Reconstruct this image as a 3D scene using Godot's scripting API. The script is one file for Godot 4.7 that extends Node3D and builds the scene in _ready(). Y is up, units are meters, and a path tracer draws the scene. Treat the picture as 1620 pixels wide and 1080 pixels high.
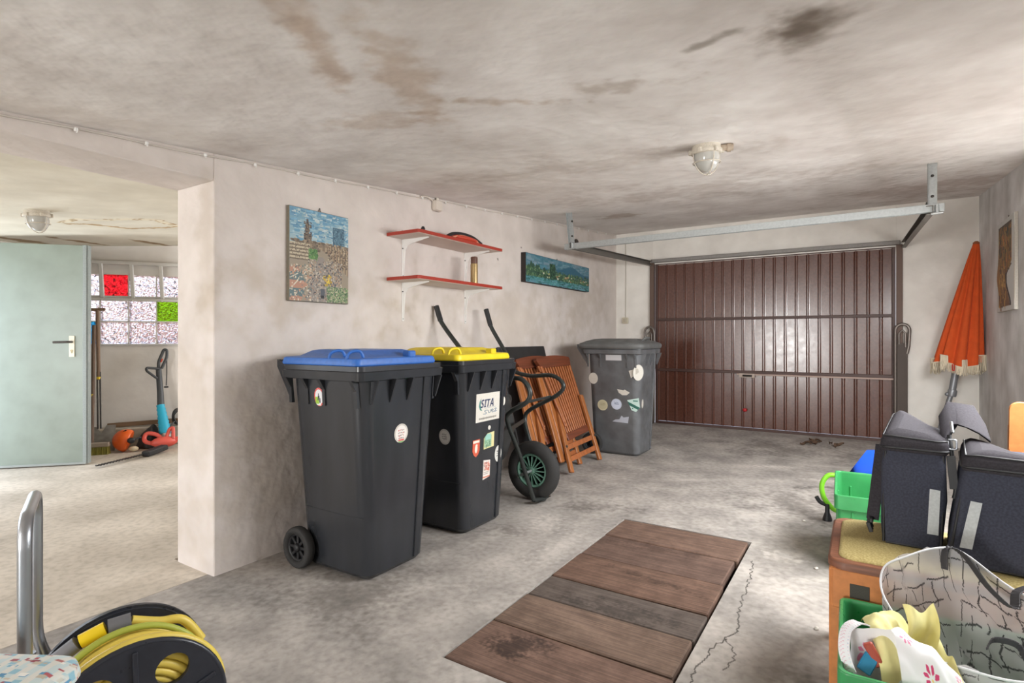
extends Node3D

# ---------------------------------------------------------------- mesh builder
class Mb:
	var v := PackedVector3Array()
	var n := PackedVector3Array()
	var u := PackedVector2Array()
	var u2 := PackedVector2Array()
	var ix := PackedInt32Array()

	func vert(p: Vector3, nn: Vector3, uv := Vector2.ZERO) -> int:
		v.append(p); n.append(nn); u.append(uv); u2.append(uv)
		return v.size() - 1

	func face(a: int, b: int, c: int):            # winding follows the normals (front faces run clockwise)
		var g := (v[c] - v[a]).cross(v[b] - v[a])
		if g.dot(n[a] + n[b] + n[c]) < 0.0:
			ix.append(a); ix.append(c); ix.append(b)
		else:
			ix.append(a); ix.append(b); ix.append(c)

	func quad(a: Vector3, b: Vector3, c: Vector3, d: Vector3, out: Vector3):
		var g := (c - a).cross(d - b).normalized()
		if g.dot(out) < 0.0: g = -g
		var i := vert(a, g, Vector2(0, 1)); vert(b, g, Vector2(1, 1)); vert(c, g, Vector2(1, 0)); vert(d, g, Vector2(0, 0))
		face(i, i + 1, i + 2); face(i, i + 2, i + 3)

	func trif(a: Vector3, b: Vector3, c: Vector3, out: Vector3):
		var g := (b - a).cross(c - a).normalized()
		if g.dot(out) < 0.0: g = -g
		var i := vert(a, g); vert(b, g); vert(c, g)
		face(i, i + 1, i + 2)

	func box(c: Vector3, s: Vector3, b := Basis.IDENTITY, bev := 0.003):
		var h := s * 0.5
		var e := minf(bev, minf(h.x, minf(h.y, h.z)) * 0.45)
		var ax := [Vector3(1, 0, 0), Vector3(0, 1, 0), Vector3(0, 0, 1)]
		for k in 3:
			for sg in [-1.0, 1.0]:
				var nn: Vector3 = ax[k] * sg
				var p: Vector3 = ax[(k + 1) % 3]
				var q: Vector3 = ax[(k + 2) % 3]
				var hp: float = h[(k + 1) % 3] - e
				var hq: float = h[(k + 2) % 3] - e
				var o: Vector3 = nn * h[k]
				quad(c + b * (o - p * hp - q * hq), c + b * (o + p * hp - q * hq), c + b * (o + p * hp + q * hq), c + b * (o - p * hp + q * hq), b * nn)
		if e <= 0.0: return
		for k in 3:
			var p: Vector3 = ax[(k + 1) % 3]
			var q: Vector3 = ax[(k + 2) % 3]
			var hk: Vector3 = ax[k] * (h[k] - e)
			for sp in [-1.0, 1.0]:
				for sq in [-1.0, 1.0]:
					var pa: Vector3 = p * sp * h[(k + 1) % 3] + q * sq * (h[(k + 2) % 3] - e)
					var pb: Vector3 = p * sp * (h[(k + 1) % 3] - e) + q * sq * h[(k + 2) % 3]
					quad(c + b * (pa - hk), c + b * (pb - hk), c + b * (pb + hk), c + b * (pa + hk), b * (p * sp + q * sq))
		for sx in [-1.0, 1.0]:
			for sy in [-1.0, 1.0]:
				for sz in [-1.0, 1.0]:
					var g := Vector3(sx, sy, sz)
					trif(c + b * (g * Vector3(h.x, h.y - e, h.z - e)), c + b * (g * Vector3(h.x - e, h.y, h.z - e)), c + b * (g * Vector3(h.x - e, h.y - e, h.z)), b * g)

	func bar(a: Vector3, c: Vector3, w: float, t: float, side := Vector3.UP, bev := 0.003):   # a plank from a to c, w wide along side, t thick
		var y := (c - a).normalized()
		var x := (side - y * side.dot(y)).normalized()
		box((a + c) * 0.5, Vector3(w, (c - a).length(), t), Basis(x, y, x.cross(y)), bev)

	# rings of points; a ring given twice makes a sharp edge there
	func loft(rings: Array, closed := true, cap0 := false, cap1 := false, flip := 0):
		var m: int = rings[0].size()
		var k := rings.size()
		var cols := m if closed else m - 1
		var nor := []
		for i in k:
			var z := PackedVector3Array(); z.resize(m); nor.append(z)
		var sgn := 0.0
		for i in k - 1:
			var r0: PackedVector3Array = rings[i]
			var r1: PackedVector3Array = rings[i + 1]
			var same := true
			for q in [0, m / 3, 2 * m / 3]:
				if r0[q].distance_squared_to(r1[q]) > 1e-12: same = false
			if same: continue
			var cen := Vector3.ZERO
			for p in r0: cen += p
			for p in r1: cen += p
			cen /= float(2 * m)
			for j in cols:
				var j2 := (j + 1) % m
				var g := (r1[j2] - r0[j]).cross(r1[j] - r0[j2])
				sgn += g.dot((r0[j] + r1[j2]) * 0.5 - cen)
				nor[i][j] += g; nor[i][j2] += g; nor[i + 1][j] += g; nor[i + 1][j2] += g
		var f := -1.0 if sgn < 0.0 else 1.0
		if flip: f = float(flip)
		for i in k:
			var has0: bool = i > 0 and rings[i - 1][0].distance_squared_to(rings[i][0]) < 1e-12
			var _unused := has0
		var base := v.size()
		for i in k:
			for j in m:
				vert(rings[i][j], (nor[i][j] * f).normalized(), Vector2(float(j) / maxf(1, cols), float(i) / maxf(1, k - 1)))
		for i in k - 1:
			for j in cols:
				var j2 := (j + 1) % m
				var a := base + i * m + j
				var b := base + i * m + j2
				var c := base + (i + 1) * m + j2
				var d := base + (i + 1) * m + j
				var gg := (v[c] - v[a]).cross(v[d] - v[b])
				if gg.length_squared() < 1e-18: continue
				var want := gg * f
				_tri_n(a, b, c, want); _tri_n(a, c, d, want)
		if cap0: cap(rings[0], rings[0], rings[1])
		if cap1: cap(rings[k - 1], rings[k - 1], rings[k - 2])

	func _tri_n(a: int, b: int, c: int, want: Vector3):
		var g := (v[c] - v[a]).cross(v[b] - v[a])
		if g.dot(want) < 0.0:
			ix.append(a); ix.append(c); ix.append(b)
		else:
			ix.append(a); ix.append(b); ix.append(c)

	func cap(r: PackedVector3Array, at: PackedVector3Array, inner: PackedVector3Array):
		var c := Vector3.ZERO
		var ci := Vector3.ZERO
		for p in at: c += p
		for p in inner: ci += p
		c /= float(at.size()); ci /= float(inner.size())
		var g := Vector3.ZERO
		for j in r.size(): g += (r[j] - c).cross(r[(j + 1) % r.size()] - c)
		g = g.normalized()
		if g.dot(c - ci) < 0.0: g = -g
		var b := vert(c, g, Vector2(0.5, 0.5))
		for j in r.size(): vert(r[j], g)
		for j in r.size(): _tri_n(b, b + 1 + j, b + 1 + (j + 1) % r.size(), g)

	func tube(pts: Array, r, seg := 8, closed := false, caps := true, squash := 1.0):
		var k := pts.size()
		var rings := []
		var up := Vector3.UP
		var t0: Vector3 = (pts[1] - pts[0]).normalized()
		if absf(t0.dot(up)) > 0.9: up = Vector3.RIGHT
		var x := (up - t0 * up.dot(t0)).normalized()
		for i in k:
			var a: Vector3 = pts[(i - 1 + k) % k] if closed or i > 0 else pts[i]
			var b: Vector3 = pts[(i + 1) % k] if closed or i < k - 1 else pts[i]
			var t := (b - a).normalized()
			x = (x - t * x.dot(t)).normalized()
			var y := t.cross(x)
			var rr: float = r[i] if r is Array else r
			var ring := PackedVector3Array()
			for s in seg:
				var an := TAU * s / seg
				ring.append(pts[i] + x * cos(an) * rr + y * sin(an) * rr * squash)
			rings.append(ring)
		if closed: rings.append(rings[0])
		loft(rings, true, caps and not closed, caps and not closed)

	func lathe(prof: Array, seg := 24, xf := Transform3D(), cap0 := true, cap1 := true):
		var rings := []
		for p in prof:
			var ring := PackedVector3Array()
			for s in seg:
				var an := TAU * s / seg
				ring.append(xf * Vector3(cos(an) * p.x, p.y, sin(an) * p.x))
			rings.append(ring)
		loft(rings, true, cap0 and prof[0].x > 1e-4, cap1 and prof[-1].x > 1e-4)

	func ball(c: Vector3, r: Vector3, seg := 16, b := Basis.IDENTITY):
		var prof := []
		for i in seg / 2 + 1:
			var an := PI * i / (seg / 2) - PI / 2
			prof.append(Vector2(maxf(cos(an), 0.0005), sin(an)))
		lathe(prof, seg, Transform3D(b * Basis.from_scale(r), c))

	# a flat outline in x,y pushed d thick along z about the middle
	func poly(p: PackedVector2Array, d: float, xf := Transform3D(), bev := 0.0):
		var lo := p[0]
		var hi := p[0]
		for q in p: lo = lo.min(q); hi = hi.max(q)
		var tris := Geometry2D.triangulate_polygon(p)
		for s in [-0.5, 0.5]:
			var nn := (xf.basis * Vector3(0, 0, s)).normalized()
			var b := v.size()
			for q in p: vert(xf * Vector3(q.x, q.y, d * s), nn, Vector2((q.x - lo.x) / (hi.x - lo.x), 1.0 - (q.y - lo.y) / (hi.y - lo.y)))
			for i in range(0, tris.size(), 3): _tri_n(b + tris[i], b + tris[i + 1], b + tris[i + 2], nn)
		var cw := Geometry2D.is_polygon_clockwise(p)
		for i in p.size():
			var a := p[i]
			var c := p[(i + 1) % p.size()]
			var o := Vector2(c.y - a.y, a.x - c.x)
			if cw: o = -o
			quad(xf * Vector3(a.x, a.y, -d / 2), xf * Vector3(c.x, c.y, -d / 2), xf * Vector3(c.x, c.y, d / 2), xf * Vector3(a.x, a.y, d / 2), xf.basis * Vector3(o.x, o.y, 0))

	func grid(f: Callable, nu: int, nv: int, out := Vector3.UP, two := 0.0):
		var rings := []
		for i in nu + 1:
			var r := PackedVector3Array()
			for j in nv + 1: r.append(f.call(float(i) / nu, float(j) / nv))
			rings.append(r)
		var g: Vector3 = (rings[nu][nv] - rings[0][0]).cross(rings[nu][0] - rings[0][nv])
		var b := v.size()
		loft(rings, false, false, false, 1)
		if n[b + (nu / 2) * (nv + 1) + nv / 2].dot(out) < 0.0:
			for i in range(b, v.size()): n[i] = -n[i]
			var _g := g
			for i in range(ix.size() - nu * nv * 6, ix.size(), 3):
				if i < 0: continue
				var t := ix[i + 1]; ix[i + 1] = ix[i + 2]; ix[i + 2] = t

	func mesh() -> ArrayMesh:
		var a := []
		a.resize(Mesh.ARRAY_MAX)
		a[Mesh.ARRAY_VERTEX] = v; a[Mesh.ARRAY_NORMAL] = n; a[Mesh.ARRAY_TEX_UV] = u; a[Mesh.ARRAY_TEX_UV2] = u2; a[Mesh.ARRAY_INDEX] = ix
		var m := ArrayMesh.new()
		m.add_surface_from_arrays(Mesh.PRIMITIVE_TRIANGLES, a)
		return m

# ---------------------------------------------------------------- scene graph helpers
var used := {}
func numbered(called: String) -> String:
	var k: int = used.get(called, 0)
	used[called] = k + 1
	return called if k == 0 else "%s_%03d" % [called, k]

func thing(called: String, label: String, category: String, at := Vector3.ZERO, turn := 0.0, group := "") -> Node3D:
	var o := Node3D.new()
	o.name = numbered(called)
	add_child(o, true)
	o.position = at; o.rotation.y = turn
	o.set_meta("label", label); o.set_meta("category", category)
	if group: o.set_meta("group", group)
	return o

func part(called: String, mb, m: Material, parent: Node3D, label := "") -> MeshInstance3D:
	var o := MeshInstance3D.new()
	o.name = called
	o.mesh = mb.mesh() if mb is Mb else mb
	o.material_override = null
	o.set_surface_override_material(0, m)
	parent.add_child(o, true)
	if label: o.set_meta("label", label)
	return o

func solo(called: String, mb, m: Material, label: String, category: String, group := "") -> MeshInstance3D:
	var o := part(numbered(called), mb, m, self)
	o.set_meta("label", label); o.set_meta("category", category)
	if group: o.set_meta("group", group)
	return o

func struct(called: String, mb: Mb, m: Material) -> MeshInstance3D:
	var o := part(numbered(called), mb, m, self)
	o.set_meta("kind", "structure"); o.set_meta("label", SETTING.get(called, "plain part of the garage shell"))
	o.set_meta("category", called.get_slice("_", 0))
	return o

const SETTING := {
	"floor": "worn grey concrete floor of the garage", "ceiling": "whitewashed stained concrete ceiling", "wall_left": "whitewashed plaster wall carrying the red shelves and pictures",
	"wall_back": "whitewashed wall around the brown garage door", "wall_right": "grey plaster wall behind the parasol", "wall_rear": "plain plaster wall behind the viewer with a wide opening",
}

func rrect(x0: float, x1: float, z0: float, z1: float, r: float, y: float, seg := 4) -> PackedVector3Array:
	var o := PackedVector3Array()
	var cs := [Vector2(x1 - r, z1 - r), Vector2(x0 + r, z1 - r), Vector2(x0 + r, z0 + r), Vector2(x1 - r, z0 + r)]
	for k in 4:
		for i in seg + 1:
			var an := PI / 2 * (k + float(i) / seg)
			o.append(Vector3(cs[k].x + r * cos(an), y, cs[k].y + r * sin(an)))
	return o

func ell(rx: float, ry: float, seg := 24) -> PackedVector2Array:
	var o := PackedVector2Array()
	for i in seg: o.append(Vector2(rx * cos(TAU * i / seg), ry * sin(TAU * i / seg)))
	return o

func crv(pts: Array, n := 6, closed := false) -> Array:      # a smooth line through the points
	var o := []
	var k := pts.size()
	for i in (k if closed else k - 1):
		var p0: Vector3 = pts[(i - 1 + k) % k] if closed or i > 0 else pts[0]
		var p1: Vector3 = pts[i]
		var p2: Vector3 = pts[(i + 1) % k]
		var p3: Vector3 = pts[(i + 2) % k] if closed or i < k - 2 else pts[k - 1]
		for j in n: o.append(p1.cubic_interpolate(p2, p0, p3, float(j) / n))
	if not closed: o.append(pts[k - 1])
	return o

func bend(pts: Array, r := 0.05, n := 5) -> Array:           # straight runs with rounded corners
	var o := [pts[0]]
	for i in range(1, pts.size() - 1):
		var p: Vector3 = pts[i]
		var a: Vector3 = pts[i - 1] - p
		var b: Vector3 = pts[i + 1] - p
		var d := minf(r, minf(a.length(), b.length()) * 0.48)
		var pa := p + a.normalized() * d
		var pb := p + b.normalized() * d
		for j in n + 1:
			var t := float(j) / n
			o.append(pa.lerp(p, t).lerp(p.lerp(pb, t), t))
	o.append(pts[-1])
	return o

# ---------------------------------------------------------------- textures and materials
func fnl(freq: float, seed_ := 1, oct := 4, type := FastNoiseLite.TYPE_SIMPLEX_SMOOTH) -> FastNoiseLite:
	var f := FastNoiseLite.new()
	f.noise_type = type; f.frequency = freq; f.seed = seed_; f.fractal_octaves = oct
	return f

func ntex(f: FastNoiseLite, lo: Color, hi: Color, size := 512, mid = null) -> NoiseTexture2D:
	var t := NoiseTexture2D.new()
	t.width = size; t.height = size; t.seamless = true; t.noise = f; t.generate_mipmaps = false
	var g := Gradient.new()
	g.set_color(0, lo); g.set_color(1, hi)
	if mid != null: g.add_point(0.5, mid)
	t.color_ramp = g
	return t

func streaks(freq: float, seed_: int, stretch: int, lo: float, hi: float, along_u := true, size := 512) -> ImageTexture:
	var f := fnl(freq, seed_, 5)
	var im := f.get_seamless_image(size / stretch, size) if along_u else f.get_seamless_image(size, size / stretch)
	im.resize(size, size, Image.INTERPOLATE_CUBIC)
	var d := im.get_data()
	for i in d.size(): d[i] = int(255.0 * (lo + (hi - lo) * d[i] / 255.0))
	return ImageTexture.create_from_image(Image.create_from_data(size, size, false, im.get_format(), d))

func mat(c: Color, rough := 0.6, d := {}) -> StandardMaterial3D:
	var m := StandardMaterial3D.new()
	m.albedo_color = c; m.roughness = rough
	m.metallic = d.get("metal", 0.0)
	if d.has("spec"): m.metallic_specular = d.spec
	if d.has("tex"):
		m.albedo_texture = d.tex
	if d.has("bump"):
		m.heightmap_enabled = true; m.heightmap_texture = d.bump; m.heightmap_scale = d.get("bs", 0.2)
	if d.has("rt"): m.roughness_texture = d.rt
	if not d.has("uv"):
		m.uv1_triplanar = true
		m.uv1_world_triplanar = d.get("world", false)
		var s = d.get("scale", 1.0)
		m.uv1_scale = s if s is Vector3 else Vector3.ONE * s
		m.uv1_triplanar_sharpness = 4.0
	if d.has("detail"):
		m.detail_enabled = true; m.detail_albedo = d.detail; m.detail_blend_mode = BaseMaterial3D.BLEND_MODE_MUL
		m.detail_uv_layer = BaseMaterial3D.DETAIL_UV_2
		if not d.has("duv"):
			m.uv2_triplanar = true; m.uv2_world_triplanar = d.get("world", false)
			m.uv2_scale = Vector3.ONE * d.get("ds", 1.0)
	if d.has("coat"): m.clearcoat_enabled = true; m.clearcoat = d.coat; m.clearcoat_roughness = 0.2
	if d.has("rim"): m.rim_enabled = true; m.rim = d.rim; m.rim_tint = 0.5
	if d.has("back"): m.backlight_enabled = true; m.backlight = d.back
	return m

func g8(r: int, g: int, b: int) -> Color: return Color8(r, g, b)

class Canvas:                                    # a stain map of a flat surface: x0..x1 by z0..z1 metres
	var im: Image
	var w: int
	var h: int
	var r: Rect2
	var nd: PackedByteArray
	var nf: PackedByteArray
	func _init(rect: Rect2, ww: int, hh: int, na: FastNoiseLite, nb: FastNoiseLite, lo: Color, hi: Color):
		r = rect; w = ww; h = hh
		var ia := na.get_image(w, h)
		nd = ia.get_data()
		nf = nb.get_image(w, h).get_data()
		var d := PackedByteArray(); d.resize(w * h * 3)
		for i in w * h:
			var t := nd[i] / 255.0
			var q := nf[i] / 255.0
			t = clampf(t * 0.7 + q * 0.3, 0, 1)
			d[i * 3] = int(255 * lerpf(lo.r, hi.r, t)); d[i * 3 + 1] = int(255 * lerpf(lo.g, hi.g, t)); d[i * 3 + 2] = int(255 * lerpf(lo.b, hi.b, t))
		im = Image.create_from_data(w, h, false, Image.FORMAT_RGB8, d)
	func px(x: float, z: float) -> Vector2: return Vector2((x - r.position.x) / r.size.x * w, (z - r.position.y) / r.size.y * h)
	func stain(x: float, z: float, rx: float, rz: float, rot: float, c: Color, s := 1.0, rag := 1.4, soft := 0.6):
		var big := maxf(rx, rz) * 1.5
		var a := px(x - big, z - big)
		var b := px(x + big, z + big)
		for j in range(maxi(0, int(a.y)), mini(h, int(b.y) + 1)):
			for i in range(maxi(0, int(a.x)), mini(w, int(b.x) + 1)):
				var q := Vector2((i + 0.5) / w * r.size.x + r.position.x - x, (j + 0.5) / h * r.size.y + r.position.y - z).rotated(rot)
				var e := sqrt(q.x * q.x / rx / rx + q.y * q.y / rz / rz)
				if e > 1.8: continue
				var k := j * w + i
				e += (nd[k] / 255.0 - 0.5) * rag + (nf[k] / 255.0 - 0.5) * rag
				var m := s * (1.0 - smoothstep(1.0 - soft, 1.0, e))
				if m <= 0.0: continue
				var p := im.get_pixel(i, j)
				im.set_pixel(i, j, Color(minf(1, lerpf(p.r, p.r * c.r, m)), minf(1, lerpf(p.g, p.g * c.g, m)), minf(1, lerpf(p.b, p.b * c.b, m))))
	func line(pts: Array, wd: float, c: Color, jag := 0.01, seed_ := 5):
		var rng := RandomNumberGenerator.new(); rng.seed = seed_
		var fine := []
		for i in pts.size() - 1:
			var k := int(pts[i].distance_to(pts[i + 1]) / 0.022) + 1
			for s in k: fine.append(pts[i].lerp(pts[i + 1], float(s) / k) + Vector2(rng.randf_range(-jag, jag), rng.randf_range(-jag, jag)) * 0.6)
		fine.append(pts[-1])
		for i in fine.size() - 1:
			var steps := int(fine[i].distance_to(fine[i + 1]) / 0.0015) + 1
			var rad := wd * rng.randf_range(0.4, 1.5) / r.size.x * w
			for s in steps:
				var q := px(lerpf(fine[i].x, fine[i + 1].x, float(s) / steps), lerpf(fine[i].y, fine[i + 1].y, float(s) / steps))
				for dy in range(-int(rad), int(rad) + 1):
					for dx in range(-int(rad), int(rad) + 1):
						var X := int(q.x) + dx
						var Y := int(q.y) + dy
						if X >= 0 and Y >= 0 and X < w and Y < h: im.set_pixel(X, Y, c)
	func tex() -> ImageTexture: return ImageTexture.create_from_image(im)

var M := {}

func ceil_y(z: float) -> float: return 1.87 + 0.0822 * absf(z)
func floor_y(z: float) -> float: return maxf(0.0, -z - 3.3) * 0.0366

func _ready():
	# ---- camera, sky, exposure
	var cam := Camera3D.new()
	cam.name = "camera"
	cam.projection = Camera3D.PROJECTION_FRUSTUM
	cam.near = 0.05; cam.far = 100.0
	cam.size = 2.0 * 540.0 / 872.0 * 0.05
	cam.frustum_offset = Vector2(0, -5.0 / 872.0 * 0.05)
	cam.position = Vector3(0, 1.12, 0)
	cam.rotation.y = deg_to_rad(32.4754)
	cam.current = true
	add_child(cam)
	var env := Environment.new()
	env.background_mode = Environment.BG_SKY
	var sky := Sky.new()
	var sm := ProceduralSkyMaterial.new()
	sm.sky_top_color = Color(0.80, 0.87, 1.0); sm.sky_horizon_color = Color(0.97, 0.98, 1.0)
	sm.ground_bottom_color = Color(0.72, 0.69, 0.66); sm.ground_horizon_color = Color(0.80, 0.79, 0.78)
	sm.sun_angle_max = 0.1
	sky.sky_material = sm
	env.sky = sky
	env.background_energy_multiplier = 1.0
	env.tonemap_mode = Environment.TONE_MAPPER_LINEAR
	env.tonemap_exposure = EXPO
	env.sdfgi_enabled = true; env.ssao_enabled = true; env.ssil_enabled = true
	var we := WorldEnvironment.new()
	we.name = "world"; we.environment = env
	add_child(we)
	# daylight at the openings: the garage entrance behind the viewer, the yard door of the side room
	daylight(Vector3(-1.8, 0.76, 4.96), Vector3(-1.8, 1.1, 0.0), Vector2(1.2, 1.35), 7.0, Color(0.985, 0.985, 0.975))
	daylight(Vector3(0.85, 1.5, -3.2), Vector3(-0.6, -0.5, -3.5), Vector2(2.5, 0.5), 4.2, Color(0.98, 0.985, 0.985))
	var yd := c2r(-4.66, 4.16, 0.95)
	daylight(yd, yd + Vector3(0.8435, 0, -0.537), Vector2(0.86, 1.8), 0.8, Color(0.90, 0.95, 1.0))
	yd = c2r(-4.66, 1.9, 1.32)
	daylight(yd, yd + Vector3(0.8435, -0.35, -0.537), Vector2(2.1, 0.8), 0.7, Color(0.95, 0.98, 1.0))
	daylight(Vector3(-3.72, 1.4, -5.37), Vector3(-5.2, 1.1, -3.4), Vector2(1.1, 0.9), 2.6, Color(0.97, 0.98, 1.0))
	materials()
	shell()
	window_far()
	garage_door()
	yard_door()
	if FULL: objects()

const EXPO := 3.1
const FULL := true

func c2r(X: float, Z: float, y := 0.0) -> Vector3:        # a point X right of and Z ahead of the viewer, in room axes
	return Vector3(X * 0.8435 - Z * 0.537, y, -(X * 0.537 + Z * 0.8435))

func wk(k: float, y: float, off := 0.0) -> Vector3:       # a point along the window wall of the side room
	return Vector3(-6.56 + 0.585 * k + 0.811 * off, y, -2.72 - 0.811 * k + 0.585 * off)
const WB := Basis(Vector3(0.585, 0, -0.811), Vector3(0, 1, 0), Vector3(0.811, 0, 0.585))

func daylight(at: Vector3, to: Vector3, size: Vector2, e: float, c: Color):
	var l := AreaLight3D.new()
	l.name = numbered("opening_daylight")
	l.area_size = size; l.light_energy = e; l.light_color = c
	l.shadow_enabled = true
	l.set("area_range", 16.0); l.set("area_attenuation", 2.0)
	add_child(l)
	l.look_at_from_position(at, to)

func materials():
	var big := fnl(0.006, 3, 5)
	var fine := fnl(0.03, 8, 5)
	M.tn_big = ntex(big, Color(0.80, 0.79, 0.775), Color(1, 1, 1), 512)
	M.tn_soft = ntex(fnl(0.009, 17, 4), Color(0.93, 0.925, 0.92), Color(1, 1, 1), 512)
	M.tn_fine = ntex(fine, Color(0.90, 0.90, 0.90), Color(1, 1, 1), 512)
	M.bump_plaster = ntex(fnl(0.035, 5, 5), Color.BLACK, Color.WHITE, 512)
	M.bump_fine = ntex(fnl(0.08, 6, 3), Color.BLACK, Color.WHITE, 512)
	M.speck = ntex(fnl(0.05, 9, 5), Color(0.86, 0.855, 0.845), Color(1, 1, 1), 512, Color(0.96, 0.955, 0.95))
	M.rough_var = ntex(fnl(0.012, 12, 5), Color(0.55, 0.55, 0.55), Color(1, 1, 1), 512)
	M.grain_u = streaks(0.05, 21, 16, 0.72, 1.0, true)
	M.grain_v = streaks(0.05, 22, 16, 0.72, 1.0, false)
	M.brush_v = streaks(0.012, 24, 5, 0.93, 1.0, false)
	# wall plaster, with the trowel and wash streaks of the photograph
	M.plaster = mat(g8(228, 219, 213), 0.92, {"tex": M.tn_soft, "scale": 0.55, "world": true, "bump": M.bump_plaster, "bs": 0.3, "detail": M.brush_v, "ds": 0.8})
	var wr := Rect2(-6.7, -0.2, 8.8, 2.8)
	var wc := Canvas.new(wr, 1200, 382, fnl(0.012, 91, 5), fnl(0.05, 92, 4), Color(0.945, 0.94, 0.935), Color(1.0, 1.0, 1.0))
	for st in [[-1.55, 0.12, 0.10, 0.14, 0.2, 0.88], [-1.35, 0.2, 0.12, 0.10, 0.4, 0.90], [-2.6, 0.5, 0.8, 0.5, 0.0, 0.97], [-4.6, 1.0, 0.9, 0.35, 0.1, 0.96], [-3.0, 1.1, 0.5, 0.18, 0.1, 0.96], [-5.7, 1.2, 0.5, 0.6, 0.0, 0.96], [-2.9, 1.88, 0.02, 0.18, 0.0, 0.90], [-3.6, 1.3, 0.05, 0.4, 0.0, 0.94], [-2.45, 1.1, 0.06, 0.5, 0.0, 0.95]]:
		wc.stain(st[0], st[1], st[2], st[3], st[4], Color(st[5], st[5] * 0.99, st[5] * 0.97), 0.9, 1.3, 1.0)
	for q in 5: wc.line([Vector2(-1.52 - 0.02 * q, 0.10 + 0.035 * q), Vector2(-1.58 - 0.03 * q, 0.19 + 0.03 * q)], 0.002, Color(0.55, 0.54, 0.52), 0.02, 30 + q)
	wc.line([Vector2(-1.73, 0.78), Vector2(-1.88, 0.785)], 0.002, Color(0.6, 0.59, 0.57), 0.006, 40)
	for q in [[-1.62, 1.25], [-2.1, 1.21], [-2.35, 1.6], [-3.5, 1.42], [-4.4, 1.38], [-4.7, 1.5], [-5.3, 1.33], [-2.0, 0.95]]: wc.line([Vector2(q[0], q[1]), Vector2(q[0] + 0.006, q[1] + 0.008)], 0.004, Color(0.5, 0.48, 0.46), 0.004, 50)
	M.wall_rect = wr
	M.plaster.uv2_triplanar = false
	M.plaster.detail_albedo = wc.tex()
	M.plaster_rear = mat(g8(224, 215, 209), 0.92, {"tex": M.tn_soft, "scale": 0.55, "world": true})
	M.plaster_grey = mat(g8(245, 244, 244), 0.92, {"tex": M.tn_big, "scale": 0.6, "world": true, "bump": M.bump_plaster, "bs": 0.16, "detail": M.brush_v, "ds": 0.8})
	M.plaster_white = mat(g8(243, 239, 232), 0.9, {"tex": M.tn_soft, "scale": 0.6, "world": true, "bump": M.bump_plaster, "bs": 0.15})
	M.plaster_side = mat(g8(236, 231, 225), 0.92, {"tex": M.tn_soft, "scale": 0.7, "world": true, "bump": M.bump_plaster, "bs": 0.12})
	# ceiling: old stains in their places
	var cr := Rect2(-2.7, -6.6, 3.8, 7.5)
	var cc := Canvas.new(cr, 540, 1066, fnl(0.012, 31, 5), fnl(0.06, 32, 4), Color(0.86, 0.84, 0.825), Color(1.0, 1.0, 0.995))
	cc.stain(-0.13, -1.80, 0.17, 0.22, 0.4, Color(0.66, 0.63, 0.60), 0.8, 0.7, 1.0)
	cc.stain(-0.15, -1.76, 0.10, 0.12, 0.4, Color(0.70, 0.67, 0.64), 0.8, 0.9, 1.0)
	cc.stain(-0.40, -1.72, 0.13, 0.03, -0.35, Color(0.68, 0.66, 0.63), 0.8, 1.0, 0.9)
	cc.stain(-0.73, -1.86, 0.30, 0.10, 0.2, Color(0.84, 0.81, 0.78), 0.7, 1.5, 1.0)
	cc.stain(-1.12, -1.75, 0.26, 0.07, 0.7, Color(0.84, 0.78, 0.72), 0.8, 1.2, 1.0)
	cc.stain(-1.30, -1.00, 0.50, 0.075, -0.95, Color(0.86, 0.79, 0.73), 0.8, 0.9, 1.0)
	cc.stain(-1.30, -1.40, 0.55, 0.10, -1.15, Color(0.89, 0.83, 0.77), 0.7, 1.1, 1.0)
	cc.stain(-1.75, -1.55, 0.30, 0.12, 0.3, Color(0.92, 0.88, 0.84), 0.6, 1.2, 1.0)
	cc.stain(-1.9, -4.95, 0.24, 0.15, 0.1, Color(0.82, 0.77, 0.73), 0.7, 1.0, 0.9)
	cc.stain(-0.9, -4.2, 1.2, 0.5, 0.2, Color(0.94, 0.93, 0.92), 0.7, 1.5, 1.0)
	cc.stain(0.5, -5.6, 0.7, 0.7, 0.2, Color(0.92, 0.90, 0.89), 0.8, 1.5, 1.0)
	cc.stain(-1.2, -2.9, 0.9, 0.2, 0.3, Color(0.95, 0.94, 0.93), 0.7, 1.6, 1.0)
	M.ceiling = mat(g8(246, 243, 241), 0.93, {"tex": M.tn_soft, "scale": 0.4, "world": true, "bump": M.bump_plaster, "bs": 0.5, "detail": cc.tex(), "duv": true})
	M.ceil_rect = cr
	var lr := Rect2(-7.2, -5.6, 4.4, 8.2)
	var lc := Canvas.new(lr, 440, 820, fnl(0.014, 41, 5), fnl(0.06, 42, 4), Color(0.93, 0.915, 0.88), Color(1, 1, 0.985))
	for st in [[-5.02, -1.86, 0.30, 0.018, -0.55], [-4.93, -2.1, 0.34, 0.02, -0.95], [-5.1, -2.1, 0.36, 0.016, -0.8], [-5.9, -2.4, 0.5, 0.04, -0.95], [-5.3, -3.0, 0.5, 0.03, -0.95]]:
		pass
	var pl := [Vector2(-5.21, -1.73), Vector2(-5.0, -1.72), Vector2(-4.91, -1.87), Vector2(-4.77, -1.98), Vector2(-4.66, -2.13), Vector2(-4.80, -2.30), Vector2(-4.90, -2.42), Vector2(-4.90, -2.55)]
	var pm := [Vector2(-5.25, -1.77), Vector2(-5.18, -1.87), Vector2(-5.22, -2.08), Vector2(-5.24, -2.22), Vector2(-5.04, -2.38), Vector2(-4.92, -2.42)]
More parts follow.
